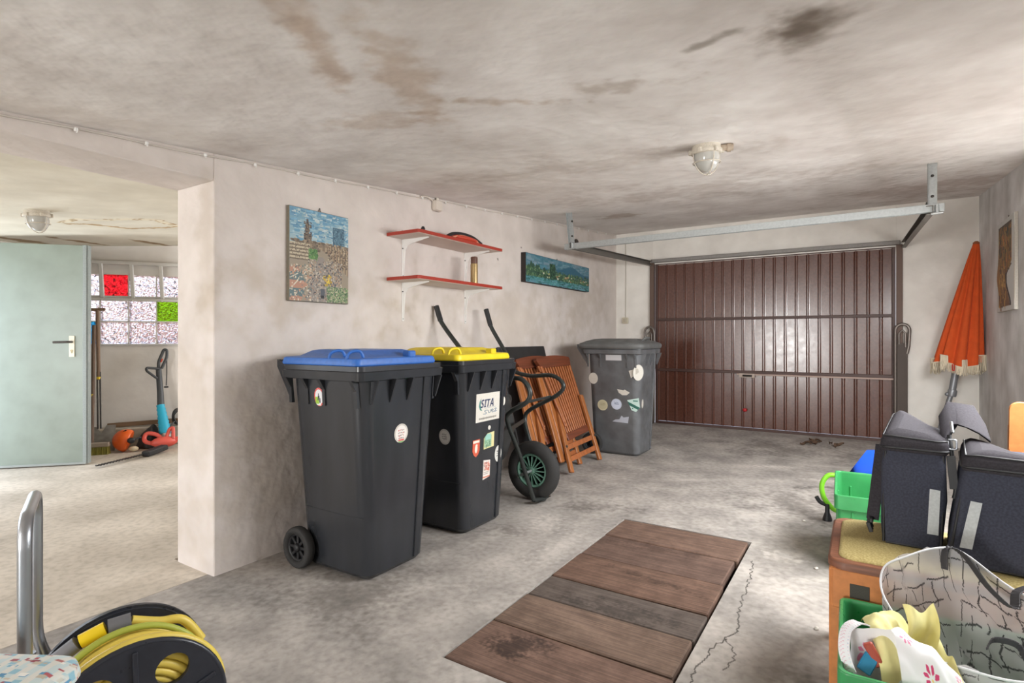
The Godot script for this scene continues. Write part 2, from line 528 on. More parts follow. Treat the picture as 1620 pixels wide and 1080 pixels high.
	for q in 3:
		lc.line(pl, 0.016, [Color(0.86, 0.79, 0.64), Color(0.74, 0.62, 0.46), Color(1, 0.98, 0.92)][q], 0.02 + 0.012 * q, 5 + q)
		lc.line(pm, 0.014, [Color(0.88, 0.80, 0.66), Color(0.92, 0.84, 0.72), Color(0.78, 0.68, 0.54)][q], 0.02 + 0.012 * q, 15 + q)
	for st in [[-6.55, -1.85, 0.5, 0.07, -0.95], [-6.45, -2.35, 0.45, 0.05, -0.95], [-6.2, -2.85, 0.5, 0.05, -0.95]]:
		lc.stain(st[0], st[1], st[2], st[3], st[4], Color(0.66, 0.56, 0.44), 0.9, 1.1, 0.6)
	M.ceiling_side = mat(g8(226, 221, 209), 0.92, {"tex": M.tn_soft, "scale": 0.5, "world": true, "bump": M.bump_plaster, "bs": 0.12, "detail": lc.tex(), "duv": true})
	M.lceil_rect = lr
	# floor: grey concrete, pale scuffs, damp patches, the crack beside the boards
	var fr := Rect2(-2.62, -6.7, 3.6, 7.6)
	var fc := Canvas.new(fr, 960, 2026, fnl(0.010, 51, 6), fnl(0.07, 52, 4), Color(0.62, 0.615, 0.61), Color(1, 0.99, 0.98))
	for st in [[-1.37, -2.62, 0.10, 0.45, 0.05, 1.3], [-1.62, -2.9, 0.14, 0.3, 0.3, 1.25], [-0.36, -3.12, 0.10, 0.10, 0.3, 1.35], [-0.30, -1.75, 0.12, 0.25, 0.2, 1.2], [-1.45, -1.75, 0.15, 0.3, 0.4, 1.18], [-1.1, -4.3, 0.35, 0.06, 0.5, 1.25], [-0.62, -5.0, 0.3, 0.06, 0.3, 1.3], [-0.25, -4.75, 0.25, 0.05, 0.2, 1.3], [-1.55, -2.35, 0.16, 0.5, 0.1, 1.22], [-1.75, -3.0, 0.25, 0.25, 0.5, 1.16], [-0.32, -3.2, 0.14, 0.10, 0.3, 1.3], [-0.2, -2.9, 0.12, 0.05, 0.6, 1.3], [-0.38, -2.1, 0.14, 0.2, 0, 1.2],
			[-0.8, -4.9, 0.35, 0.12, 0.4, 1.2], [-0.7, -4.5, 0.25, 0.08, 0.2, 1.22], [-0.3, -5.2, 0.3, 0.05, 0.2, 1.2], [-1.9, -1.1, 0.3, 0.15, 0.4, 1.2], [-2.1, -0.8, 0.25, 0.1, 0.1, 1.2]]:
		fc.stain(st[0], st[1], st[2], st[3], st[4], Color(st[5], st[5], st[5]), 0.7, 1.3, 1.0)
	for st in [[-1.5, -3.4, 0.3, 0.15, 0.5, 0.8], [-1.7, -2.7, 0.2, 0.12, 0.2, 0.82], [-0.3, -4.1, 0.5, 0.35, 0.2, 0.84], [-0.6, -5.7, 1.0, 0.35, 0.0, 0.86], [-0.2, -1.7, 0.25, 0.4, 0.0, 0.84], [-1.9, -1.7, 0.45, 0.35, 0, 0.86], [-0.25, -4.55, 0.25, 0.04, 0.5, 0.7]]:
		fc.stain(st[0], st[1], st[2], st[3], st[4], Color(st[5], st[5] * 0.99, st[5] * 0.98), 0.7, 1.3, 1.0)
	var ck := [Vector2(-0.47, -3.0), Vector2(-0.455, -2.85), Vector2(-0.44, -2.71), Vector2(-0.44, -2.54), Vector2(-0.42, -2.34), Vector2(-0.411, -2.24), Vector2(-0.43, -2.17), Vector2(-0.462, -2.10), Vector2(-0.458, -2.03), Vector2(-0.48, -1.93), Vector2(-0.47, -1.83), Vector2(-0.50, -1.6)]
	fc.line(ck, 0.0017, Color(0.36, 0.35, 0.34), 0.016)
	fc.line([Vector2(-0.43, -2.17), Vector2(-0.38, -2.05), Vector2(-0.40, -1.95)], 0.001, Color(0.5, 0.49, 0.48), 0.016)
	M.floor = mat(g8(208, 202, 196), 0.88, {"tex": M.speck, "scale": 0.9, "world": true, "bump": M.bump_plaster, "bs": 0.12, "detail": fc.tex(), "duv": true})
	M.floor_rect = fr
	M.floor_side = mat(g8(222, 211, 196), 0.85, {"tex": M.speck, "scale": 0.8, "world": true, "bump": M.bump_plaster, "bs": 0.12, "detail": M.tn_big, "ds": 0.35})
	M.steel = mat(g8(172, 176, 182), 0.34, {"metal": 1.0})
	M.zinc = mat(g8(176, 180, 180), 0.42, {"metal": 0.55, "tex": M.tn_fine, "scale": 3.0})
	M.iron = mat(g8(70, 66, 62), 0.5, {"metal": 0.6})
	M.black = mat(g8(30, 30, 32), 0.5)
	M.rubber = mat(g8(48, 47, 46), 0.8, {"tex": M.speck, "scale": 4.0})
	M.white = mat(g8(232, 230, 226), 0.45)

# a horizontal slab over an outline in x,z with sloping faces, its second uv laid over rect
func slab(mb: Mb, p: PackedVector2Array, fb: Callable, ft: Callable, rect: Rect2):
	var tris := Geometry2D.triangulate_polygon(p)
	for k in 2:
		var f: Callable = fb if k == 0 else ft
		var b := mb.v.size()
		for q in p: mb.vert(Vector3(q.x, f.call(q.y), q.y), Vector3(0, -1 if k == 0 else 1, 0), (q - rect.position) / rect.size)
		for i in range(0, tris.size(), 3): mb._tri_n(b + tris[i], b + tris[i + 1], b + tris[i + 2], Vector3(0, -1 if k == 0 else 1, 0))
	var cw := Geometry2D.is_polygon_clockwise(p)
	for i in p.size():
		var a := p[i]
		var c := p[(i + 1) % p.size()]
		var o := Vector3(c.y - a.y, 0, a.x - c.x) * (-1.0 if cw else 1.0)
		mb.quad(Vector3(a.x, fb.call(a.y), a.y), Vector3(c.x, fb.call(c.y), c.y), Vector3(c.x, ft.call(c.y), c.y), Vector3(a.x, ft.call(a.y), a.y), o)

func pv(a: Array) -> PackedVector2Array:
	var o := PackedVector2Array()
	for i in range(0, a.size(), 2): o.append(Vector2(a[i], a[i + 1]))
	return o

func wallseg(mb: Mb, a: Vector3, c: Vector3, y0: float, y1: float, t: float, out: Vector3):
	var d := (c - a)
	var x := d.normalized()
	var mid := (a + c) * 0.5 + out * (t * 0.5)
	mb.box(Vector3(mid.x, (y0 + y1) * 0.5, mid.z), Vector3(d.length(), y1 - y0, t), Basis(x, Vector3.UP, x.cross(Vector3.UP)), 0.0)

func shell():
	var m := Mb.new()
	# garage floor around the pit opening, rising a little towards the garage door
	var xs := [-2.62, -1.25, -0.515, 1.0]
	var zs := [-6.7, -5.0, -3.3, -3.262, -1.503, 5.1]
	for i in 3:
		for j in 5:
			if i == 1 and j == 3: continue
			var p := [Vector3(xs[i], floor_y(zs[j]), zs[j]), Vector3(xs[i + 1], floor_y(zs[j]), zs[j]), Vector3(xs[i + 1], floor_y(zs[j + 1]), zs[j + 1]), Vector3(xs[i], floor_y(zs[j + 1]), zs[j + 1])]
			var b := m.v.size()
			for q in p: m.vert(q, Vector3.UP, (Vector2(q.x, q.z) - M.floor_rect.position) / M.floor_rect.size)
			m._tri_n(b, b + 1, b + 2, Vector3.UP); m._tri_n(b, b + 2, b + 3, Vector3.UP)
	for e in [[Vector3(-1.25, 0, -3.262), Vector3(-0.515, 0, -3.262), Vector3(0, 0, 1)], [Vector3(-1.25, 0, -1.503), Vector3(-0.515, 0, -1.503), Vector3(0, 0, -1)], [Vector3(-1.25, 0, -3.262), Vector3(-1.25, 0, -1.503), Vector3(1, 0, 0)], [Vector3(-0.515, 0, -3.262), Vector3(-0.515, 0, -1.503), Vector3(-1, 0, 0)]]:
		m.quad(e[0], e[1], e[1] - Vector3(0, 0.25, 0), e[0] - Vector3(0, 0.25, 0), e[2])
	m.box(Vector3(-0.81, -0.3, -2.1), Vector3(3.62, 0.1, 9.2), Basis.IDENTITY, 0.0)
	var fl := struct("floor", m, M.floor)
	pit_boards(fl)
	m = Mb.new()
	var side := pv([-2.625, 5.1, -2.625, -1.44, -2.95, -1.44, -2.95, -5.5, -4.75, -5.5, -7.1, -2.2, -7.1, -2.0, -4.067, 2.4, -4.067, 5.1])
	slab(m, side, func(_z): return -0.15, func(_z): return 0.0, Rect2(-7, -6, 5, 9))
	struct("floor", m, M.floor_side).set_meta("label", "sunlit bare concrete floor of the side room")
	# ceilings
	m = Mb.new()
	for zz in [[-6.62, 0.0], [0.0, 5.2]]:
		slab(m, pv([-2.75, zz[0], 1.08, zz[0], 1.08, zz[1], -2.75, zz[1]]), ceil_y, func(z): return ceil_y(z) + 0.18, M.ceil_rect)
	struct("ceiling", m, M.ceiling)
	m = Mb.new()
	var cp := pv([-2.76, 5.2, -2.76, -5.6, -4.8, -5.6, -7.25, -2.15, -4.25, 2.3, -4.25, 5.2])
	for half in [pv([-9, -9, 0, -9, 0, 0, -9, 0]), pv([-9, 0, 0, 0, 0, 9, -9, 9])]:
		for q in Geometry2D.intersect_polygons(cp, half): slab(m, q, ceil_y, func(z): return ceil_y(z) + 0.18, M.lceil_rect)
	struct("ceiling", m, M.ceiling_side).set_meta("label", "pale side room ceiling with brown flaking water marks")
	# walls
	m = Mb.new()
	m.box(Vector3(-2.7385, 1.2, -4.04), Vector3(0.329, 2.7, 5.214), Basis.IDENTITY, 0.004)
	m.box(Vector3(-2.7385, 2.16, 1.78), Vector3(0.329, 0.6, 6.426), Basis.IDENTITY, 0.004)
	for i in m.v.size(): m.u2[i] = (Vector2(m.v[i].z - (m.v[i].x + 2.574) * 0.8, m.v[i].y) - M.wall_rect.position) / M.wall_rect.size
	struct("wall_left", m, M.plaster)
	m = Mb.new()
	m.box(Vector3(-2.40, 1.3, -6.545), Vector3(0.6, 2.7, 0.2), Basis.IDENTITY, 0.003)
	m.box(Vector3(0.63, 1.3, -6.545), Vector3(0.72, 2.7, 0.2), Basis.IDENTITY, 0.003)
	m.box(Vector3(-0.915, 2.335, -6.545), Vector3(2.37, 0.67, 0.2), Basis.IDENTITY, 0.003)
	struct("wall_back", m, M.plaster_white)
	m = Mb.new()
	m.box(Vector3(0.984, 1.2, 1.6), Vector3(0.2, 2.9, 7.1), Basis.IDENTITY, 0.0)
	m.box(Vector3(0.984, 1.2, -5.6), Vector3(0.2, 2.9, 2.1), Basis.IDENTITY, 0.0)
	m.box(Vector3(0.984, 0.475, -3.25), Vector3(0.2, 1.45, 2.6), Basis.IDENTITY, 0.0)
	m.box(Vector3(0.984, 2.275, -3.25), Vector3(0.2, 0.85, 2.6), Basis.IDENTITY, 0.0)
	struct("wall_right", m, M.plaster_grey)
	var w2 := Node3D.new(); w2.name = "window_2"; add_child(w2, true)
	w2.set_meta("kind", "structure"); w2.set_meta("label", "long low window high in the right wall"); w2.set_meta("category", "window")
	m = Mb.new()
	for y in [1.225, 1.825]: m.box(Vector3(1.0, y, -3.25), Vector3(0.06, 0.05, 2.6), Basis.IDENTITY, 0.004)
	for z in [-4.52, -3.68, -2.82, -1.98]: m.box(Vector3(1.0, 1.525, z), Vector3(0.06, 0.6, 0.05), Basis.IDENTITY, 0.004)
	part("window_frame", m, M.white, w2)
	m = Mb.new()
	m.box(Vector3(1.0, 1.525, -3.25), Vector3(0.005, 0.6, 2.55), Basis.IDENTITY, 0.0)
	var gl := mat(Color(1, 1, 1, 0.05), 0.05)
	gl.transparency = BaseMaterial3D.TRANSPARENCY_ALPHA
	part("pane", m, gl, w2)
	m = Mb.new()
	m.box(Vector3(-2.65, 1.1, 5.1), Vector3(0.5, 2.6, 0.2), Basis.IDENTITY, 0.0)
	m.box(Vector3(-0.05, 1.1, 5.1), Vector3(2.3, 2.6, 0.2), Basis.IDENTITY, 0.0)
	m.box(Vector3(-1.6, 2.28, 5.1), Vector3(1.8, 0.4, 0.2), Basis.IDENTITY, 0.0)
	m.box(Vector3(-3.55, 1.1, 5.1), Vector3(1.5, 2.6, 0.2), Basis.IDENTITY, 0.0)
	struct("wall_rear", m, M.plaster_rear)
	m = Mb.new()
	m.box(Vector3(-4.66, 1.2, -5.5), Vector3(0.72, 2.7, 0.2), Basis.IDENTITY, 0.0)
	m.box(Vector3(-2.98, 1.2, -5.5), Vector3(0.36, 2.7, 0.2), Basis.IDENTITY, 0.0)
	m.box(Vector3(-3.73, 0.37, -5.5), Vector3(1.14, 1.04, 0.2), Basis.IDENTITY, 0.0)
	m.box(Vector3(-3.73, 2.26, -5.5), Vector3(1.14, 0.74, 0.2), Basis.IDENTITY, 0.0)
	struct("wall_end", m, M.plaster_side).set_meta("label", "plain end wall of the side room behind the pillar")
	# side room: the window wall and the wall with the yard door
	m = Mb.new()
	var o := -Vector3(0.811, 0, 0.585)
	wallseg(m, wk(-0.9, 0), wk(-0.5, 0), -0.1, 2.5, 0.25, o)
	wallseg(m, wk(0.765, 0), wk(3.45, 0), -0.1, 2.5, 0.25, o)
	wallseg(m, wk(-0.5, 0), wk(0.765, 0), -0.1, 1.053, 0.25, o)
	wallseg(m, wk(-0.5, 0), wk(0.765, 0), 1.925, 2.5, 0.25, o)
	struct("wall_far", m, M.plaster_side).set_meta("label", "pale plaster wall below the glass block window")
	m = Mb.new()
	m.box(wk(1.0, 0.095, 0.08), Vector3(3.6, 0.19, 0.17), WB, 0.006)
	struct("trim", m, M.floor_side).set_meta("label", "low concrete plinth along the window wall")
	m = Mb.new()
	o = -Vector3(0.8435, 0, -0.537)
	wallseg(m, c2r(-4.72, -0.1), c2r(-4.72, 0.8), -0.1, 2.3, 0.22, o)
	wallseg(m, c2r(-4.72, 3.0), c2r(-4.72, 3.70), -0.1, 2.3, 0.22, o)
	wallseg(m, c2r(-4.72, 0.8), c2r(-4.72, 3.0), -0.1, 0.88, 0.22, o)
	wallseg(m, c2r(-4.72, 0.8), c2r(-4.72, 3.0), 1.78, 2.3, 0.22, o)
	wallseg(m, c2r(-4.72, 4.62), c2r(-4.72, 5.8), -0.1, 2.3, 0.22, o)
	wallseg(m, c2r(-4.72, 3.70), c2r(-4.72, 4.62), 1.88, 2.3, 0.22, o)
	m.box(Vector3(-4.167, 1.1, 3.75), Vector3(0.2, 2.6, 2.8), Basis.IDENTITY, 0.0)
	struct("wall_side", m, M.plaster_side).set_meta("label", "side room wall with the open yard doorway")

func pit_boards(fl: Node3D):
	var zs := [-3.258, -2.95, -2.622, -2.306, -2.082, -1.816, -1.507]
	var rng := RandomNumberGenerator.new(); rng.seed = 11
	var tints := [g8(142, 114, 98), g8(130, 104, 91), g8(138, 108, 91), g8(120, 108, 100), g8(146, 122, 106), g8(146, 117, 102)]
	var fr := Rect2(-1.25, -3.27, 0.75, 1.77)
	var wc := Canvas.new(fr, 300, 700, fnl(0.02, 61, 5), fnl(0.10, 62, 4), Color(0.72, 0.69, 0.67), Color(1.0, 0.99, 0.98))
	wc.stain(-1.06, -1.70, 0.14, 0.08, 0.4, Color(0.60, 0.58, 0.57), 0.9, 0.8, 0.6)
	wc.stain(-0.85, -2.15, 0.35, 0.08, 0.1, Color(0.80, 0.80, 0.80), 0.9, 1.2, 1.0)
	wc.stain(-0.95, -1.97, 0.3, 0.06, -0.4, Color(1.2, 1.22, 1.24), 0.8, 1.2, 1.0)
	wc.stain(-0.8, -2.5, 0.3, 0.03, -0.2, Color(0.74, 0.72, 0.70), 0.8, 1.2, 1.0)
	wc.stain(-0.9, -2.9, 0.3, 0.05, 0.1, Color(0.86, 0.84, 0.82), 0.8, 1.2, 1.0)
	var wt := wc.tex()
	for i in 6:
		var m := Mb.new()
		var z0: float = zs[i] + 0.004
		var z1: float = zs[i + 1] - 0.004
		var x1 := -0.522 - rng.randf() * 0.012
		if i == 1: x1 = -0.545
		var yt := rng.randf_range(-0.004, 0.004)
		m.box(Vector3((-1.245 + x1) / 2, yt - 0.022, (z0 + z1) / 2), Vector3(x1 + 1.245, 0.044, z1 - z0), Basis(Vector3.UP, rng.randf_range(-0.006, 0.006)), 0.005)
		for k in m.v.size(): m.u2[k] = (Vector2(m.v[k].x, m.v[k].z) - fr.position) / fr.size
		part("plank", m, mat(tints[i], 0.85, {"tex": M.grain_u, "scale": Vector3(1.2, 1.2, 2.2 + 0.3 * i), "bump": M.grain_u, "bs": 0.12, "detail": wt, "duv": true}), fl, "")

func window_far():
	var w := Node3D.new(); w.name = "window_1"; add_child(w, true)
	w.set_meta("kind", "structure"); w.set_meta("label", "glass block window with red green and blue blocks behind a white frame"); w.set_meta("category", "window")
	w.position = wk(0, 0); w.basis = WB
	var ks := [-0.495, -0.245, 0.008, 0.262, 0.512, 0.762]
	var ys := [1.056, 1.30, 1.546, 1.80]
	var dimple := ntex(fnl(0.05, 71, 2, FastNoiseLite.TYPE_CELLULAR), Color.BLACK, Color.WHITE, 256)
	var glass := func(c: Color) -> StandardMaterial3D:
		var g := mat(c, 0.12, {"bump": dimple, "bs": 2.2, "scale": 1.8})
		g.refraction_enabled = true; g.refraction_scale = 0.05
		g.albedo_color = Color(c.r, c.g, c.b, 0.0)
		return g
	var clear: StandardMaterial3D = glass.call(Color(0.84, 0.80, 0.795))
	var cols := {Vector2i(1, 2): [glass.call(Color(0.80, 0.08, 0.12)), "red glass block"], Vector2i(3, 1): [glass.call(Color(0.44, 0.62, 0.04)), "green glass block"], Vector2i(0, 0): [glass.call(Color(0.08, 0.52, 0.70)), "blue glass block"]}
	var mor := Mb.new()
	for i in 6: mor.box(Vector3(ks[i], 1.43, -0.10), Vector3(0.012, 0.76, 0.07), Basis.IDENTITY, 0.0)
	for j in 4: mor.box(Vector3(0.134, ys[j], -0.10), Vector3(1.27, 0.012, 0.07), Basis.IDENTITY, 0.0)
	mor.box(Vector3(0.134, 1.864, -0.10), Vector3(1.27, 0.118, 0.07), Basis.IDENTITY, 0.0)
	part("mortar_joint", mor, M.plaster_white, w)
	for i in 5:
		for j in 3:
			var m := Mb.new()
			var c := Vector3((ks[i] + ks[i + 1]) / 2, (ys[j] + ys[j + 1]) / 2, -0.10)
			m.box(c, Vector3(ks[i + 1] - ks[i] - 0.014, ys[j + 1] - ys[j] - 0.014, 0.075), Basis.IDENTITY, 0.008)
			var key := Vector2i(i, j)
			if cols.has(key): part("glass_block", m, cols[key][0], w, cols[key][1])
			else: part("glass_block", m, clear, w)
	# white hinged steel frame in front of the top row
	var f := Mb.new()
	f.box(Vector3(0.134, 1.912, 0.015), Vector3(1.28, 0.034, 0.06), Basis.IDENTITY, 0.004)
	f.box(Vector3(0.134, 1.525, 0.03), Vector3(1.28, 0.03, 0.05), Basis.IDENTITY, 0.004)
	f.box(Vector3(0.134, 1.555, 0.012), Vector3(1.28, 0.02, 0.03), Basis.IDENTITY, 0.003)
	var wp := mat(g8(205, 202, 196), 0.45)
	part("window_frame", f, wp, w)
	for k in [-0.20, 0.07, 0.335, 0.6]:
		var b := Mb.new()
		b.bar(Vector3(k - 0.02, 1.90, 0.02), Vector3(k, 1.54, 0.02), 0.036, 0.03, Vector3.RIGHT, 0.004)
		b.ball(Vector3(k, 1.515, 0.055), Vector3(0.008, 0.008, 0.008), 8)
		part("glazing_bar", b, wp, w)
	var s := Mb.new()
	s.box(Vector3(0.134, 1.049, 0.0), Vector3(1.28, 0.014, 0.05), Basis.IDENTITY, 0.003)
	part("window_sill", s, M.plaster_grey, w)
	# the pink rendered house across the yard, seen through the blocks
	var h := Mb.new()
	h.box(Vector3(0.9, 0.5, -3.2), Vector3(3.4, 2.6, 0.3), Basis.IDENTITY, 0.02)
	for k in h.v.size(): h.v[k] = w.transform * h.v[k]; h.n[k] = WB * h.n[k]
	solo("house_facade", h, mat(g8(196, 158, 148), 0.9, {"tex": M.tn_soft, "scale": 0.5}), "pink rendered house wall seen blurred through the glass blocks", "house")

func garage_door():
	var d := Node3D.new(); d.name = "door_1"; add_child(d, true)
	d.set_meta("kind", "structure"); d.set_meta("label", "brown ribbed metal up-and-over garage door, closed"); d.set_meta("category", "garage door")
	d.position = Vector3(-0.91, 0.115, -6.47)
	var rv := ntex(fnl(0.02, 81, 5), Color(0.75, 0.75, 0.75), Color(1, 1, 1), 512)
	var brown := mat(g8(98, 58, 44), 0.27, {"tex": ntex(fnl(0.05, 82, 4), Color(0.84, 0.82, 0.82), Color(1, 1, 1), 512), "scale": 1.2, "world": true, "rt": rv, "spec": 0.74})
	var dark := mat(g8(80, 56, 49), 0.5, {"tex": M.tn_fine, "scale": 2.0})
	var x0 := -1.155
	var wd := 2.31 / 22.0
	var ys := [0.02, 0.635, 1.225, 1.885]
	# one sheet panel: a broad flat, then a raised rib
	for r in 3:
		var m := Mb.new()
		var y0: float = ys[r] + 0.012
		var y1: float = ys[r + 1] - 0.012
		var prof := [Vector2(0, 0), Vector2(0.006, 0.012), Vector2(0.014, 0.012), Vector2(0.02, 0.002), Vector2(0.026, 0.0), Vector2(wd - 0.008, 0.0), Vector2(wd - 0.002, -0.004), Vector2(wd, 0)]
		for i in prof.size() - 1:
			var a: Vector2 = prof[i]
			var c: Vector2 = prof[i + 1]
			m.quad(Vector3(a.x, y0, a.y), Vector3(c.x, y0, c.y), Vector3(c.x, y1, c.y), Vector3(a.x, y1, a.y), Vector3(0, 0, 1))
		m.quad(Vector3(0, y0, -0.006), Vector3(wd, y0, -0.006), Vector3(wd, y1, -0.006), Vector3(0, y1, -0.006), Vector3(0, 0, -1))
		var me := m.mesh()
		for i in 22:
			var p := part("panel", me, brown, d)
			p.position.x = x0 + wd * i
	var b := Mb.new()
	for y in [0.012, 0.635, 1.225, 1.893]: b.box(Vector3(0, y, 0.006), Vector3(2.33, 0.034 if y < 1.0 or y > 1.5 else 0.03, 0.03), Basis.IDENTITY, 0.004)
	for s in [-1, 1]: b.box(Vector3(1.16 * s, 0.955, 0.0), Vector3(0.03, 1.9, 0.04), Basis.IDENTITY, 0.004)
	part("door_rail", b, dark, d)
	b = Mb.new()
	b.box(Vector3(0.45, 0.612, 0.03), Vector3(1.42, 0.018, 0.012), Basis.IDENTITY, 0.002)
	part("lock_bar", b, mat(g8(150, 128, 118), 0.4, {"metal": 0.3}), d)
	b = Mb.new()
	b.box(Vector3(-0.155, 0.60, 0.036), Vector3(0.16, 0.045, 0.014), Basis.IDENTITY, 0.003)
	part("handle_plate", b, mat(g8(176, 158, 146), 0.45), d)
	b = Mb.new()
	b.tube([Vector3(-0.19, 0.60, 0.04), Vector3(-0.19, 0.60, 0.06), Vector3(-0.10, 0.60, 0.065)], 0.010, 8)
	part("handle", b, M.iron, d)
	b = Mb.new()
	b.tube([Vector3(-0.175, 0.59, 0.04), Vector3(-0.176, 0.24, 0.03)], 0.003, 6)
	var pc := part("pull_cord", b, mat(g8(170, 150, 140), 0.8), d)
	b = Mb.new()
	b.lathe([Vector2(0.008, -0.02), Vector2(0.022, -0.012), Vector2(0.022, 0.008), Vector2(0.008, 0.018)], 12, Transform3D(Basis.IDENTITY, Vector3(-0.176, 0.225, 0.035)))
	part("cord_knob", b, mat(g8(170, 30, 35), 0.4), pc, "red plastic knob on the cord")
	# jamb and head frame, spring arms
	b = Mb.new()
	b.box(Vector3(0, 1.918, 0.02), Vector3(2.42, 0.04, 0.12), Basis.IDENTITY, 0.004)
	part("frame_head", b, mat(g8(150, 146, 142), 0.6, {"metal": 0.3, "tex": M.tn_fine, "scale": 3.0}), d)
	for s in [-1, 1]:
		b = Mb.new()
		b.box(Vector3(1.205 * s, 1.4, 0.03), Vector3(0.05, 1.0, 0.06), Basis.IDENTITY, 0.004)
		part("frame_jamb", b, mat(g8(104, 84, 74), 0.6, {"metal": 0.2}), d)
		b = Mb.new()
		b.box(Vector3(1.225 * s, 0.47, 0.05), Vector3(0.085, 0.98, 0.06), Basis.IDENTITY, 0.004)
		part("spring_cover", b, mat(g8(74, 62, 54), 0.6), d)
		b = Mb.new()
		b.tube([Vector3(1.172 * s, 0.03, 0.07), Vector3(1.172 * s, 1.08, 0.07)], 0.011, 8)
		var hook := []
		for i in 13:
			var an := PI * i / 12.0
			hook.append(Vector3(1.172 * s + (0.055 - 0.055 * cos(an)) * s, 1.08 + 0.06 * sin(an), 0.075))
		hook.append(Vector3(1.275 * s, 0.93, 0.075)); hook.append(Vector3(1.262 * s, 0.86, 0.075))
		b.tube(hook, 0.014, 8)
		b.tube([Vector3(1.20 * s, 0.95, 0.08), Vector3(1.20 * s, 1.05, 0.08), Vector3(1.225 * s, 1.085, 0.08), Vector3(1.25 * s, 1.05, 0.08), Vector3(1.25 * s, 0.92, 0.08)], 0.009, 8)
		part("spring_arm", b, mat(g8(128, 120, 114), 0.4, {"metal": 0.6}), d)

func yard_door():
	var d := Node3D.new(); d.name = "door_2"; add_child(d, true)
	d.set_meta("kind", "structure"); d.set_meta("label", "pale green steel door leaf standing open in the side room"); d.set_meta("category", "door")
	var x := Vector3(0.67776, 0, -0.73528)
	d.basis = Basis(x, Vector3.UP, Vector3(0.73528, 0, 0.67776))
	d.position = Vector3(-5.8007, 0, -2.0926)
	var green := mat(g8(138, 149, 139), 0.32, {"tex": M.tn_soft, "scale": 0.8})
	var b := Mb.new()
	b.box(Vector3(-0.465, 0.978, -0.022), Vector3(0.93, 1.928, 0.044), Basis.IDENTITY, 0.004)
	part("door_leaf", b, green, d)
	b = Mb.new()
	b.box(Vector3(0.008, 0.978, -0.03), Vector3(0.016, 1.932, 0.05), Basis.IDENTITY, 0.003)
	b.box(Vector3(-0.010, 0.978, 0.003), Vector3(0.028, 1.932, 0.008), Basis.IDENTITY, 0.002)
	part("leaf_edge", b, mat(g8(150, 158, 156), 0.45, {"tex": M.tn_fine, "scale": 4.0}), d)
	b = Mb.new()
	b.box(Vector3(-0.465, 0.018, 0.004), Vector3(0.93, 0.018, 0.01), Basis.IDENTITY, 0.002)
	part("bottom_strip", b, mat(g8(150, 155, 152), 0.5), d)
	b = Mb.new()
	b.box(Vector3(-0.105, 1.05, 0.006), Vector3(0.042, 0.185, 0.008), Basis.IDENTITY, 0.003)
	part("handle_plate", b, mat(g8(226, 220, 200), 0.4), d)
	b = Mb.new()
	b.tube([Vector3(-0.105, 1.088, 0.01), Vector3(-0.105, 1.088, 0.045), Vector3(-0.125, 1.088, 0.052), Vector3(-0.225, 1.085, 0.052)], 0.010, 8)
	part("door_handle", b, mat(g8(80, 74, 70), 0.4, {"metal": 0.5}), d)
	b = Mb.new()
	b.tube([Vector3(-0.105, 1.012, 0.006), Vector3(-0.105, 1.012, 0.014)], 0.010, 10)
	b.box(Vector3(-0.105, 1.0, 0.011), Vector3(0.008, 0.02, 0.006), Basis.IDENTITY, 0.001)
	part("lock_cylinder", b, mat(g8(150, 140, 110), 0.4, {"metal": 0.6}), d)
	b = Mb.new()
	for s in [[0.02, 0.9, 1.08], [0.018, 0.86, 0.95]]:
		b.box(Vector3(0.016, s[2], -0.02), Vector3(0.004, 0.16 if s[2] > 1.0 else 0.08, 0.022), Basis.IDENTITY, 0.001)
	part("strike_latch", b, M.zinc, d)

func ml(rings: Array, cap0 := true, cap1 := true) -> Mb:
	var m := Mb.new()
	m.loft(rings, true, cap0, cap1)
	return m

func img_mat(im: Image, rough := 0.6, d := {}) -> StandardMaterial3D:
	d.uv = true
	d.tex = ImageTexture.create_from_image(im)
	return mat(Color(1, 1, 1), rough, d)

# a flat printed sheet, w by h in its own x,y, its print on the +z face
func sheet(p: PackedVector2Array, t := 0.0012, xf := Transform3D()) -> Mb:
	var m := Mb.new()
	m.poly(p, t, xf)
	return m

func blot(im: Image, r: RandomNumberGenerator, area: Rect2i, cols: Array, n: int, smin := 1, smax := 4, flat := 1.0):
	for i in n:
		var c: Color = cols[r.randi() % cols.size()]
		var j := r.randf_range(-0.06, 0.06)
		c = Color(clampf(c.r + j, 0, 1), clampf(c.g + j, 0, 1), clampf(c.b + j, 0, 1))
		var w := r.randi_range(smin, smax)
		var h := maxi(1, int(r.randi_range(smin, smax) * flat))
		im.fill_rect(Rect2i(area.position.x + r.randi() % maxi(1, area.size.x), area.position.y + r.randi() % maxi(1, area.size.y), w, h), c)

func round_print(seed_: int, edge: Color, ground: Color, inks: Array, text_rows := 3) -> Image:
	var im := Image.create(96, 96, false, Image.FORMAT_RGB8)
	im.fill(edge)
	var r := RandomNumberGenerator.new(); r.seed = seed_
	for y in 96:
		for x in 96:
			var d := Vector2(x - 47.5, y - 47.5).length()
			if d < 39: im.set_pixel(x, y, ground)
	for k in text_rows:
		var y := 30 + k * 13
		var x := 26
		while x < 68:
			var w := r.randi_range(2, 6)
			im.fill_rect(Rect2i(x, y + r.randi_range(-1, 1), w, r.randi_range(4, 8)), inks[r.randi() % inks.size()])
			x += w + 2
	return im

# ------------------------------------------------------------------ wheelie bins
func bin_front_x(y: float) -> float: return 0.21 + 0.0376 * y
func bin_side_z(y: float) -> float: return 0.19 + 0.0763 * y

